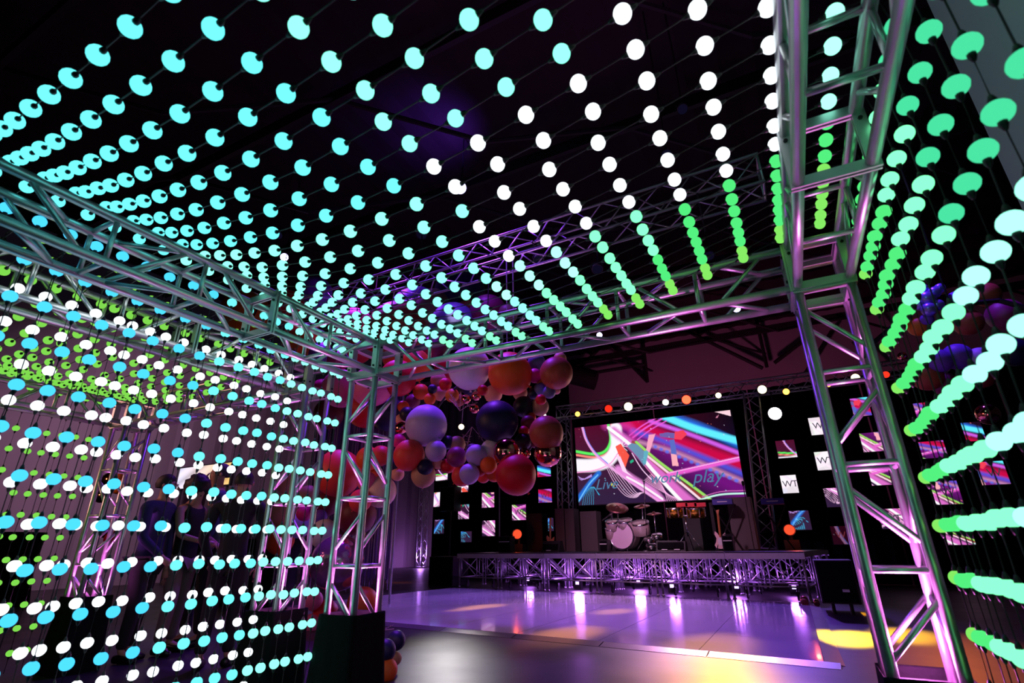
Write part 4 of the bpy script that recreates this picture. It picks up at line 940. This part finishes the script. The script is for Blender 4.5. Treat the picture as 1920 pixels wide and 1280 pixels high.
BL = [
 (744,620,56,'brown',8.6,'lit purple on top, behind the mint bulbs at the corner'),(782,588,52,'violet',9.2,'rising behind the brown one near the corner'),(862,549,48,'navy',9.4,'topmost, under the overhead truss'),
 (815,577,37,'olive',9.0,'left of the topmost navy one'),(850,610,44,'blue',8.6,'just above the front beam'),(878,592,30,'amber',9.1,'behind the blue one above the front beam'),(915,587,36,'plum',8.9,'right of the amber one above the front beam'),
 (952,588,19,'olive',8.9,'at the right end above the front beam'),
 (460,588,44,'amber',8.0,'far left, seen through the left beam'),(538,575,32,'red',8.2,'seen through the left beam, right of the amber one'),(566,642,36,'orange',7.8,'below the left beam, right of its joint'),(592,548,30,'violet',8.8,'high behind the left beam'),
 (600,662,22,'violet',8.0,'under the left beam beside the orange one'),(633,676,20,'magenta',7.9,'under the left beam, glowing'),(640,728,36,'pink',7.2,'between the two left columns, at the top'),(604,730,20,'magenta',7.6,'left of the bright pink one between the columns'),
 (664,612,36,'magenta',8.6,'behind the corner of the left beam'),(670,652,30,'red',8.3,'behind the corner block'),(698,724,38,'pink',6.8,'inside the top of the near left column'),(686,766,36,'red',7.2,'inside the column under the pink one'),
 (728,776,32,'navy',7.4,'right of the near left column, upper'),(616,776,28,'maroon',7.8,'between the columns under the pink one'),(746,708,34,'red',7.0,'under the front beam beside the corner block'),(778,684,30,'orange',7.7,'crossed by the left end of the front beam'),
 (742,672,24,'orange',7.8,'above the red one beside the corner block'),(815,652,24,'plum',8.2,'behind the front beam among its rungs'),(840,690,26,'red',8.4,'behind the white giant, left side'),
 (789,734,15,'orange',7.4,'under the beam, left of a tiny navy one'),(811,729,9,'navy',7.3,'between the orange and peach ones under the beam'),(822,712,15,'peach',7.6,'left of the white giant'),(835,720,12,'red',7.3,'touching the white giant on its left'),(806,748,11,'orange',7.3,'above the big lilac one'),
 (827,737,15,'peach',7.6,'below the white giant at the left'),(848,741,13,'amber',7.3,'below the white giant'),(860,750,12,'brown',7.5,'below the amber one, ring interior'),(756,762,11,'orange',7.3,'left edge of the ring, above the navy one'),(774,752,14,'plum',7.5,'left edge of the ring, upper'),
 (880,690,40,'white',6.9,'the white giant under the front beam'),(956,700,41,'orange',7.0,'the orange giant under the front beam'),(905,731,10,'red',6.7,'between the white and orange giants'),(925,738,17,'peach',7.2,'below the orange giant, left'),(880,728,14,'navy',7.2,'directly beneath the white giant'),
 (1006,680,17,'blue',7.3,'above the pink one right of the orange giant'),(1003,704,14,'magenta',7.2,'right of the orange giant'),(1043,699,31,'brown',7.0,'rightmost of the upper ring'),(1050,672,12,'peach',7.4,'peeking over the rightmost brown one'),
 (1030,735,12,'blue',7.1,'below the rightmost brown one'),(1013,729,12,'blue',7.2,'left of its blue twin below the brown one'),(1018,719,12,'amber',7.3,'tucked under the rightmost brown one'),(1043,731,8,'peach',7.2,'under the rightmost brown one'),(1000,738,10,'navy',7.2,'right upper ring, beside the blue pair'),
 (1014,749,10,'red',6.8,'resting on the tan one at the right'),(1012,762,17,'tan',7.0,'under the tiny red one at the right'),(982,762,20,'black',6.9,'between the navy giant and the tan one'),(975,736,14,'tan',7.4,'under the right half of the orange giant'),
 (932,790,40,'navy',6.4,'the navy giant in the ring centre right'),(799,797,39,'lilac',6.3,'the lilac giant at the ring left'),(1024,811,32,'brown',6.4,'rightmost of the lower ring'),
 (990,792,14,'maroon',6.7,'between the navy giant and the brown one'),(982,808,10,'red',6.6,'below the maroon one'),(996,782,9,'coral',6.9,'above the maroon one'),(981,827,16,'black',6.6,'above the chrome pair'),(1004,828,12,'maroon',6.8,'left under the lower brown one'),
 (950,846,25,'copper foil',6.2,'at the lower right of the ring, left one of the pair'),(1027,849,26,'copper foil',6.5,'under the lower brown one'),(985,850,10,'copper foil',6.6,'between the two chrome ones'),
 (967,889,38,'red',6.2,'the red giant at the lowest point of the ring'),(767,853,29,'coral',6.1,'lit magenta on top, ring lower left'),(817,845,20,'lilac',6.2,'right of the big coral one'),(839,829,13,'navy',6.5,'above the plum one in the lower row'),(857,833,16,'tan',6.6,'behind the navy one of the lower row'),
 (856,856,19,'plum',6.2,'in the lower row between two lilac ones'),(893,853,20,'lilac',6.2,'in the lower row left of the white one'),(886,843,12,'navy',6.5,'behind the second lilac one'),(921,843,20,'white',6.4,'between the lilac and copper ones'),
 (797,876,15,'navy',6.2,'hanging under the big coral one'),(794,890,23,'tan',6.3,'lowest left of the ring'),(821,869,10,'peach',6.4,'below the first lilac one'),(840,873,14,'red',6.4,'below left of the plum one'),
 (880,888,19,'lilac',6.1,'lowest in the middle of the ring'),(867,891,20,'coral',6.4,'behind the lowest lilac one'),(900,880,12,'red',6.3,'right of the lowest lilac one'),(906,892,13,'coral',6.5,'below the small red one of the lower row'),(916,872,16,'orange',6.2,'left of the red giant'),(926,889,14,'orange',6.4,'touching the red giant, lower left'),
 (752,802,12,'copper foil',6.8,'at the left side of the lilac giant'),(748,826,13,'magenta',6.7,'left of the big coral one, above'),(763,776,14,'black',6.8,'upper left of the lilac giant'),(751,786,10,'peach',7.0,'left edge beside the black one'),
 (874,748,9,'copper foil',7.0,'ring interior, upper'),(889,766,9,'copper foil',6.9,'ring interior, hanging lowest'),(893,742,9,'copper foil',7.1,'ring interior beside the red one'),
 (714,854,19,'coral',6.3,'behind the right chord of the near column'),(690,859,22,'orange',6.4,'behind the centre chord of the near column'),(742,873,15,'navy',6.5,'left below the big coral one'),(745,888,13,'peach',6.5,'below the navy one left of the ring'),
 (634,886,43,'coral',6.4,'giant between the two left columns'),(688,902,18,'pink',6.2,'inside the near column, middle'),(705,886,12,'orange',6.6,'behind the near column, small orange patch'),(714,921,29,'cream',6.4,'right behind the near column, middle'),(676,938,21,'coral',6.1,'inside the near column under the pink one'),
 (670,966,35,'maroon',6.5,'behind the near column, lower middle'),(612,942,25,'maroon',6.8,'under the coral giant'),(600,968,13,'violet',6.5,'under the maroon one between the columns'),(570,962,14,'magenta',6.6,'behind the second column, middle'),(577,930,20,'tan',7.0,'behind the second column, upper'),
 (560,985,22,'lilac',6.8,'behind the second column under the magenta one'),(608,1000,26,'white',6.3,'above the big clear foil one'),(544,905,24,'peach',7.2,'left inside the second column'),(530,960,26,'peach',7.3,'left inside the second column, below'),(525,1012,26,'orange',7.2,'low inside the second column'),(640,1000,18,'maroon',6.6,'above the clear foil one, right'),
 (632,1054,49,'clear foil',6.0,'with silver print, between the left columns'),(680,1131,29,'orange',6.2,'low behind the near column'),(588,1125,17,'pink',6.3,'under the clear foil one, left'),(610,1150,24,'red',6.5,'low between the column sleeves'),(583,1175,22,'pink',6.3,'lowest between the column sleeves'),(628,1165,22,'maroon',6.6,'behind the near sleeve'),(585,1215,20,'coral',6.3,'on the floor between the sleeves'),
 (743,1200,17,'navy',4.6,'upper one at the foot of the near column'),(722,1219,20,'navy',4.3,'lower one at the foot of the near column'),(724,1256,21,'orange',4.3,'on the floor at the foot of the near column'),(741,1234,12,'tan',4.6,'between navy and orange at the column foot'),(596,1070,15,'magenta',6.2,'left under the clear foil one'),
]
for b in BL: balloon(*b)
BR_ = [(1738,560,15,'purple foil',10,'upper left of the far right cluster'),(1752,548,11,'purple foil',10.1,'top of the far right cluster'),(1742,580,13,'purple foil',9.9,'low in the far right cluster'),(1725,572,10,'purple foil',10,'leftmost of the far right cluster'),(1758,572,11,'purple foil',10,'right in the far right cluster'),(1730,541,9,'purple foil',10.2,'highest left of the far right cluster'),(1762,540,9,'purple foil',10.2,'highest right of the far right cluster'),(1738,598,11,'violet',10,'under the far right cluster'),
 (1795,561,16,'violet',10.3,'right of the foil cluster'),(1850,552,22,'brown',10.5,'dark, right of the foil cluster'),(1885,590,30,'plum',10.5,'dark, near the right picture edge'),(1722,612,18,'amber',10.2,'dark, below the foil cluster'),
 (1763,676,21,'violet',9.8,'left one of the lit pair at the right'),(1795,668,24,'violet',9.9,'right one of the lit pair at the right'),(1838,672,21,'lilac',9.9,'right of the lit pair'),(1738,706,26,'brown',10,'dark, under the left of the lit pair'),(1772,720,22,'plum',10.2,'dark, hanging under the lit pair'),(1846,707,18,'maroon',10,'dark, under the lilac one at the right'),
 (1852,776,19,'copper foil',9.6,'above the turquoise screen at the right'),(1692,668,8,'copper foil',10.2,'beside the bulb curtain, right of the near column'),(1900,660,26,'navy',10,'cut by the right picture edge'),(1815,604,24,'brown',10.4,'dark, centre of the right garland')]
for b in BR_:
    o = balloon(*b); o['group'] = 'balloons of the right garland'
# cord bundle holding each cluster up
p = at(1800, 620, 10.1); tag(MB().path([(p.x-1.2, 10.1, p.z), (p.x-.5, 10.1, p.z+.5), (p.x+.6, 10.1, p.z+.4), (p.x+1.3, 10.1, p.z-.1)], .04, 6).path([(p.x, 10.1, p.z+.45), (p.x, 10.1, 11.7)], .012, 5).build('garland_hanger', M['wire']), 'dark hanger holding the right balloon garland', 'hanger')
# dried grass sprays in the ring and at the column foot
def spray(px, py, Y, n, L, label, up=True, seed=1, m='feather'):
    p = at(px, py, Y); rnd = random.Random(seed); t = thing('dried_spray', label, 'dried grass', p)
    for k in range(n):
        a = rnd.uniform(-1.1, 1.1); e = rnd.uniform(-.4, .4); d = Vector((math.sin(a), e, math.cos(a)*(1 if up else -1))); l = L*rnd.uniform(.7, 1)
        mb = MB(); mb.path([p, p+d*l*.5, p+d*l+Vector((0, 0, -.04))], .004, 4)
        for j in range(14):
            s = .35+.65*j/14; c = p+d*l*s; f = Vector((rnd.uniform(-1, 1), rnd.uniform(-1, 1), rnd.uniform(-.2, .8))).normalized()*L*.16*(1.2-s)
            mb.add([c, c+f*.5+Vector((.006, 0, 0)), c+f, c+f*.5-Vector((.006, 0, .004))], [(0, 1, 2, 3)])
        mb.build('plume', M[m], t)
spray(862, 770, 7.0, 7, .45, 'pink brown dried grass plumes inside the balloon ring', True, 2)
spray(885, 800, 6.9, 5, .55, 'hanging dried plumes right inside the balloon ring', False, 4)
spray(700, 1192, 4.5, 12, .24, 'lilac fan of dried leaves above the navy balloons at the column foot', True, 5)
# ring frame
p = at(905, 790, 7.2); rr = 115*depth(p)/F
pts = [(p.x+rr*math.cos(t)*1.05, 7.25, p.z+rr*.8*math.sin(t)) for t in [2*PI*i/36 for i in range(37)]]
tag(MB().path(pts, .02, 6).path([(p.x, 7.25, p.z+rr*.8), (p.x, 7.4, zz_-.2)], .01, 5).build('garland_ring', M['wire']), 'dark metal ring inside the hanging balloon garland', 'ring')
# tinsel curtain behind the columns
a = at(590, 860, 9.4); b = at(742, 860, 9.4); zt_ = at(660, 742, 9.4).z; zb_ = at(660, 1060, 9.4).z
mb = MB(); rnd = random.Random(5)
for k in range(240):
    x = a.x+(b.x-a.x)*rnd.random(); y = 9.4+rnd.uniform(-.06, .06); w_ = rnd.uniform(.006, .014); tw = rnd.uniform(-.02, .02); z0 = rnd.uniform(.2, .6)
    mb.add([(x-w_, y, z0), (x+w_, y+tw, z0), (x+w_+tw, y, zt_), (x-w_+tw, y-tw, zt_)], [(0, 1, 2, 3)])
o = mb.build('tinsel_curtain', M['tinsel']); o['kind'] = 'stuff'; tag(o, 'shimmering violet foil strip curtain behind the left columns', 'tinsel')
tag(MB().tube((a.x-.1, 9.4, zt_), (b.x+.1, 9.4, zt_), .025, 8).tube((a.x-.1, 9.4, 0), (a.x-.1, 9.4, zt_), .025, 8).tube((b.x+.1, 9.4, 0), (b.x+.1, 9.4, zt_), .025, 8).build('tinsel_rail', M['alu2']), 'metal rail frame carrying the violet foil strip curtain', 'rail')

p = at(520, 560, 8.3); tag(MB().path([at(440, 600, 8.2), at(500, 575, 8.4), at(560, 600, 8.2), at(640, 650, 8.0), at(690, 740, 7.2)], .03, 6).path([(p.x, 8.35, p.z-.1), (p.x, 8.35, 11.6)], .012, 5).build('balloon_line', M['wire']), 'dark cord carrying the left balloon garland behind the left beam', 'cord')

# ---------------------------------------------------------------- guests behind the bulb curtains
def skin_mesh(name, verts, edges, radii, m, parent, sub=2):
    me = bpy.data.meshes.new(name); me.from_pydata([tuple(v) for v in verts], edges, []); me.materials.append(m)
    o = bpy.data.objects.new(name, me); col.objects.link(o); o.parent = parent
    mo = o.modifiers.new('skin', 'SKIN'); mo.use_smooth_shade = True
    lay = me.skin_vertices[0].data if me.skin_vertices else None
    if lay is None: return o
    for i, r in enumerate(radii):
        r = r if isinstance(r, tuple) else (r, r); lay[i].radius = r
    lay[0].use_root = True
    ss = o.modifiers.new('sub', 'SUBSURF'); ss.levels = sub; ss.render_levels = sub
    return o
def person(label, px, py_top, Y, facing, top, legs, hair, hands, lean=0., curly=False, sleeveless=False, wide=1.):
    """facing: heading in degrees (0 = towards the stage); hands: wrist targets in body units (x right, y forward, z)"""
    p = at(px, py_top, Y); h = p.z; t = thing('person', label, 'person', (p.x, Y, 0)); t.rotation_euler = (0, 0, math.radians(-facing))
    def V(x, y, z): return Vector((x*h, (y+lean*max(0, z-.5))*h, z*h))
    SHW = .108*wide
    base = [V(0,0,.53), V(0,.005,.62), V(0,0,.73), V(0,-.005,.80), V(0,0,.845), V(0,.012,.885), V(0,.018,.925), V(0,.01,.962)]
    br = [(.060*h,.050*h), (.058*h,.048*h), (.082*h,.058*h), (.06*h,.045*h), .030*h, (.034*h,.040*h), (.042*h,.050*h), (.038*h,.044*h)]
    e = [(i, i+1) for i in range(7)]; v = list(base); r = list(br)
    el = []
    for s, w_ in ((-1, hands[0]), (1, hands[1])):
        n = len(v); sh = V(s*SHW, -.005, .80); wr = V(*w_); mid = (sh+wr)/2; d = (wr-sh).length; a = .172*h; off = math.sqrt(max(0, a*a-(d/2)**2))
        dirv = Vector((s*.5, -.8, -.5)); ax = (wr-sh).normalized(); dirv = (dirv-ax*dirv.dot(ax)).normalized(); elb = mid+dirv*off
        v += [sh, elb, wr, wr+(wr-elb).normalized()*.045*h]; r += [.030*h, .021*h, .014*h, (.014*h, .010*h)]; e += [(3, n), (n, n+1), (n+1, n+2), (n+2, n+3)]; el.append((sh, elb, wr))
    for s in (-1, 1):
        n = len(v); st = .02 if s > 0 else -.02
        v += [V(s*.052, 0, .49), V(s*.058, st+.012, .285), V(s*.06, st-.012, .055), V(s*.068, st+.07, .02)]; r += [.040*h, .028*h, .018*h, (.016*h, .012*h)]; e += [(0, n), (n, n+1), (n+1, n+2), (n+2, n+3)]
    skin_mesh('body', v, e, r, M['skin'], t)
    k = 1.16
    # upper garment
    v2 = [V(0,0,.465), V(0,.005,.62), V(0,0,.735), V(0,-.005,.805), V(0,-.002,.832)]; r2 = [(.090*h,.074*h), (.076*h,.062*h), (.092*h*wide,.070*h), (.066*h*wide,.052*h), .036*h]; e2 = [(0,1),(1,2),(2,3),(3,4)]
    for sh, elb, wr in el:
        n = len(v2)
        if sleeveless: v2 += [sh]; r2 += [.030*h]; e2 += [(3, n)]
        else: v2 += [sh, elb, wr-(wr-elb)*.06]; r2 += [.037*h, .029*h, .021*h]; e2 += [(3, n), (n, n+1), (n+1, n+2)]
    skin_mesh('jacket' if not sleeveless else 'top', v2, e2, r2, top, t)
    v3 = [V(0,0,.53)]; r3 = [(.080*h, .066*h)]; e3 = []
    for s in (-1, 1):
        n = len(v3); st = .02 if s > 0 else -.02; v3 += [V(s*.052, 0, .485), V(s*.058, st+.010, .285), V(s*.06, st-.010, .06)]; r3 += [.057*h, .040*h, .032*h]; e3 += [(0, n), (n, n+1), (n+1, n+2)]
    skin_mesh('trousers', v3, e3, r3, legs, t)
    for s in (-1, 1):
        st = .02 if s > 0 else -.02; MBs = MB().path([V(s*.06, st-.035, .022), V(s*.062, st+.0, .026), V(s*.066, st+.05, .020), V(s*.068, st+.088, .013)], [.020*h, .024*h, .021*h, .012*h], 10)
        o = MBs.build('shoe', M['shoe'], None, True); o.parent = t
    hd = V(0, .012, .935); rnd = random.Random(int(px)); mb = MB(); n1, n2 = 18, 12; vs = []
    for j in range(n2+1):
        ph = PI*j/n2*(.62 if not curly else .80)
        for i in range(n1):
            th = 2*PI*i/n1; R_ = (.060 if not curly else .082)*h*(1+(.16*rnd.uniform(-1, 1) if curly else 0.02*rnd.uniform(-1, 1)))
            fr = 1-.30*max(0, math.sin(th))*(j/n2)**2
            vs.append(hd+Vector((R_*.86*math.sin(ph)*math.cos(th)*fr, (R_*math.sin(ph)*math.sin(th)-.008*h)*fr-.006*h, R_*math.cos(ph)+.004*h)))
    fs = [(j*n1+i, j*n1+(i+1) % n1, (j+1)*n1+(i+1) % n1, (j+1)*n1+i) for j in range(n2) for i in range(n1)]
    o = mb.add(vs, fs).build('hair', hair, None, True); o.parent = t
    if not curly:
        nose = MB().path([V(0, .062, .935), V(0, .078, .912), V(0, .062, .905)], [.004*h, .008*h, .004*h], 6); o = nose.build('nose', M['skin'], None, True); o.parent = t
        for s in (-1, 1):
            o = MB().lathe([(.001*h, -.010*h), (.007*h, -.006*h), (.008*h, .004*h), (.003*h, .012*h)], 8, Matrix.Translation(V(s*.047, .01, .925))).build('ear', M['skin'], None, True); o.parent = t
            o = MB().lathe([(.0005*h, -.004*h), (.004*h, 0), (.0005*h, .004*h)], 8, Matrix.Translation(V(s*.018, .060, .935))).build('eye', M['bolt'], None, True); o.parent = t
        o = MB().tube(V(-.012, .060, .893), V(.012, .060, .893), .003*h, 6).build('mouth', M['maroon'] if 'maroon' in M else BMAT['maroon']); o.parent = t
    for (sh, elb, wr), s in zip(el, (-1, 1)):
        d = (wr-elb).normalized(); side = d.cross(Vector((0, 0, 1)))
        side = side.normalized() if side.length > .1 else Vector((0, 1, 0)); nn = side.cross(d); mb = MB()
        mb.path([wr, wr+d*.025*h, wr+d*.052*h], [.012*h, .019*h, .017*h], 8)
        for f in range(4):
            b0 = wr+d*.048*h+side*(f-1.5)*.0092*h; l = (.040, .046, .043, .034)[f]*h
            mb.path([b0, b0+d*l*.45+nn*.002*h, b0+d*l*.8-nn*.008*h, b0+d*l*.95-nn*.016*h], [.0050*h, .0047*h, .0042*h, .003*h], 6)
        b0 = wr+d*.018*h-side*.017*h; mb.path([b0, b0+d*.018*h-side*.014*h, b0+d*.036*h-side*.016*h], [.006*h, .0052*h, .0035*h], 6)
        o = mb.build('hand', M['skin'], None, True); o.parent = t
    return t
person('person in a navy blue jacket at the left, turned toward the group', 312, 888, 3.75, 60, M['navysuit'], M['blacksuit'], M['hair'], ((-.11, .06, .46), (.12, .16, .52)), .04, wide=1.15)
person('person with curly dark hair, sleeveless black top and pale trousers', 374, 895, 4.2, 75, M['blackdress'], M['beige'], M['hair'], ((-.05, .20, .58), (.08, .22, .60)), 0, True, True, .9)
person('person with grey hair in a blue grey shirt behind the curly head', 418, 868, 4.6, 200, M['greyshirt'], M['blacksuit'], M['greyhair'], ((-.14, .03, .48), (.14, .10, .50)))
person('person in a black suit seen from behind beside the second column', 462, 882, 3.95, -35, M['blacksuit'], M['blacksuit'], M['hair'], ((-.13, .08, .50), (.13, .06, .48)), wide=1.12)
# bright bar display and counter behind them
p0 = at(335, 892, 12); p1 = at(432, 892, 12); z1 = at(380, 873, 12).z; z0 = at(380, 912, 12).z
t = thing('bar_display', 'bright white and orange display on the wall behind the guests', 'screen', ((p0.x+p1.x)/2, 12, z0))
MB().box(((p0.x+p1.x)/2, 12.06, (z0+z1)/2), (p1.x-p0.x+.08, .10, z1-z0+.08)).build('housing', M['black'], t)
g = 24; u, v = np.meshgrid(np.linspace(0, 1, g+1), np.linspace(0, 1, g+1)); u = u.ravel()[:, None]; v = v.ravel()[:, None]
cc = (1-u)*np.array([.9, .85, 1.1])+u*np.array([1.1, .65, .2]); cc = cc*(.55+.45*np.abs(np.sin(7*u+4*v)))
led_face('pixel_face', t, ((p0.x+p1.x)/2, 12.0, (z0+z1)/2), Vector((p1.x-p0.x, 0, 0)), Vector((0, 0, z1-z0)), g, g, cc)
for x in (p0.x+.2, p1.x-.2): MB().tube((x, 12.1, 0), (x, 12.1, z0), .04, 8).build('stand_pole', M['black'], t)
p0 = at(415, 1012, 8); p1 = at(520, 1012, 8)
t = thing('bar_counter', 'low dark bar counter behind the guest in the black suit', 'bar', ((p0.x+p1.x)/2, 8, 0)); zt2 = at(465, 1010, 8).z
MB().box(((p0.x+p1.x)/2, 8.4, zt2-.03), (p1.x-p0.x, .8, .06)).build('counter_top', M['steel'], t); MB().box(((p0.x+p1.x)/2, 8.4, (zt2-.06)/2), (p1.x-p0.x-.1, .6, zt2-.06)).build('counter_front', M['black'], t)
point((p0.x+.3, 8.8, zt2+.25), 10, (1, .5, .2), .08)
M['goldb'] = M['gold']
for k, (px, py, r, c) in enumerate([(205,900,14,'copper foil'),(222,912,13,'amber'),(190,930,12,'copper foil'),(203,995,13,'copper foil'),(206,1010,10,'red'),(218,892,11,'amber')]):
    o = balloon(px, py, r, c, 6.5, 'behind the far left column, '+['upper left','centre right','middle left','low','lowest','topmost'][k]); o['group'] = 'balloons by the far left column'
spot((-12.5, 4.2, 3.2), at(208, 940, 6.5), 120, (1, .45, .15), 40, .8, .2)
p = at(30, 1000, 6.0); t = thing('high_table', 'dark cloth covered high table at the left picture edge', 'table', (p.x, 6, 0))
zt3 = at(30, 998, 6.0).z
MB().lathe([(.62, 0), (.50, zt3*.5), (.56, zt3)], 20, Matrix.Translation((p.x, 6, 0))).build('table_cloth', M['cloth'], t, True)
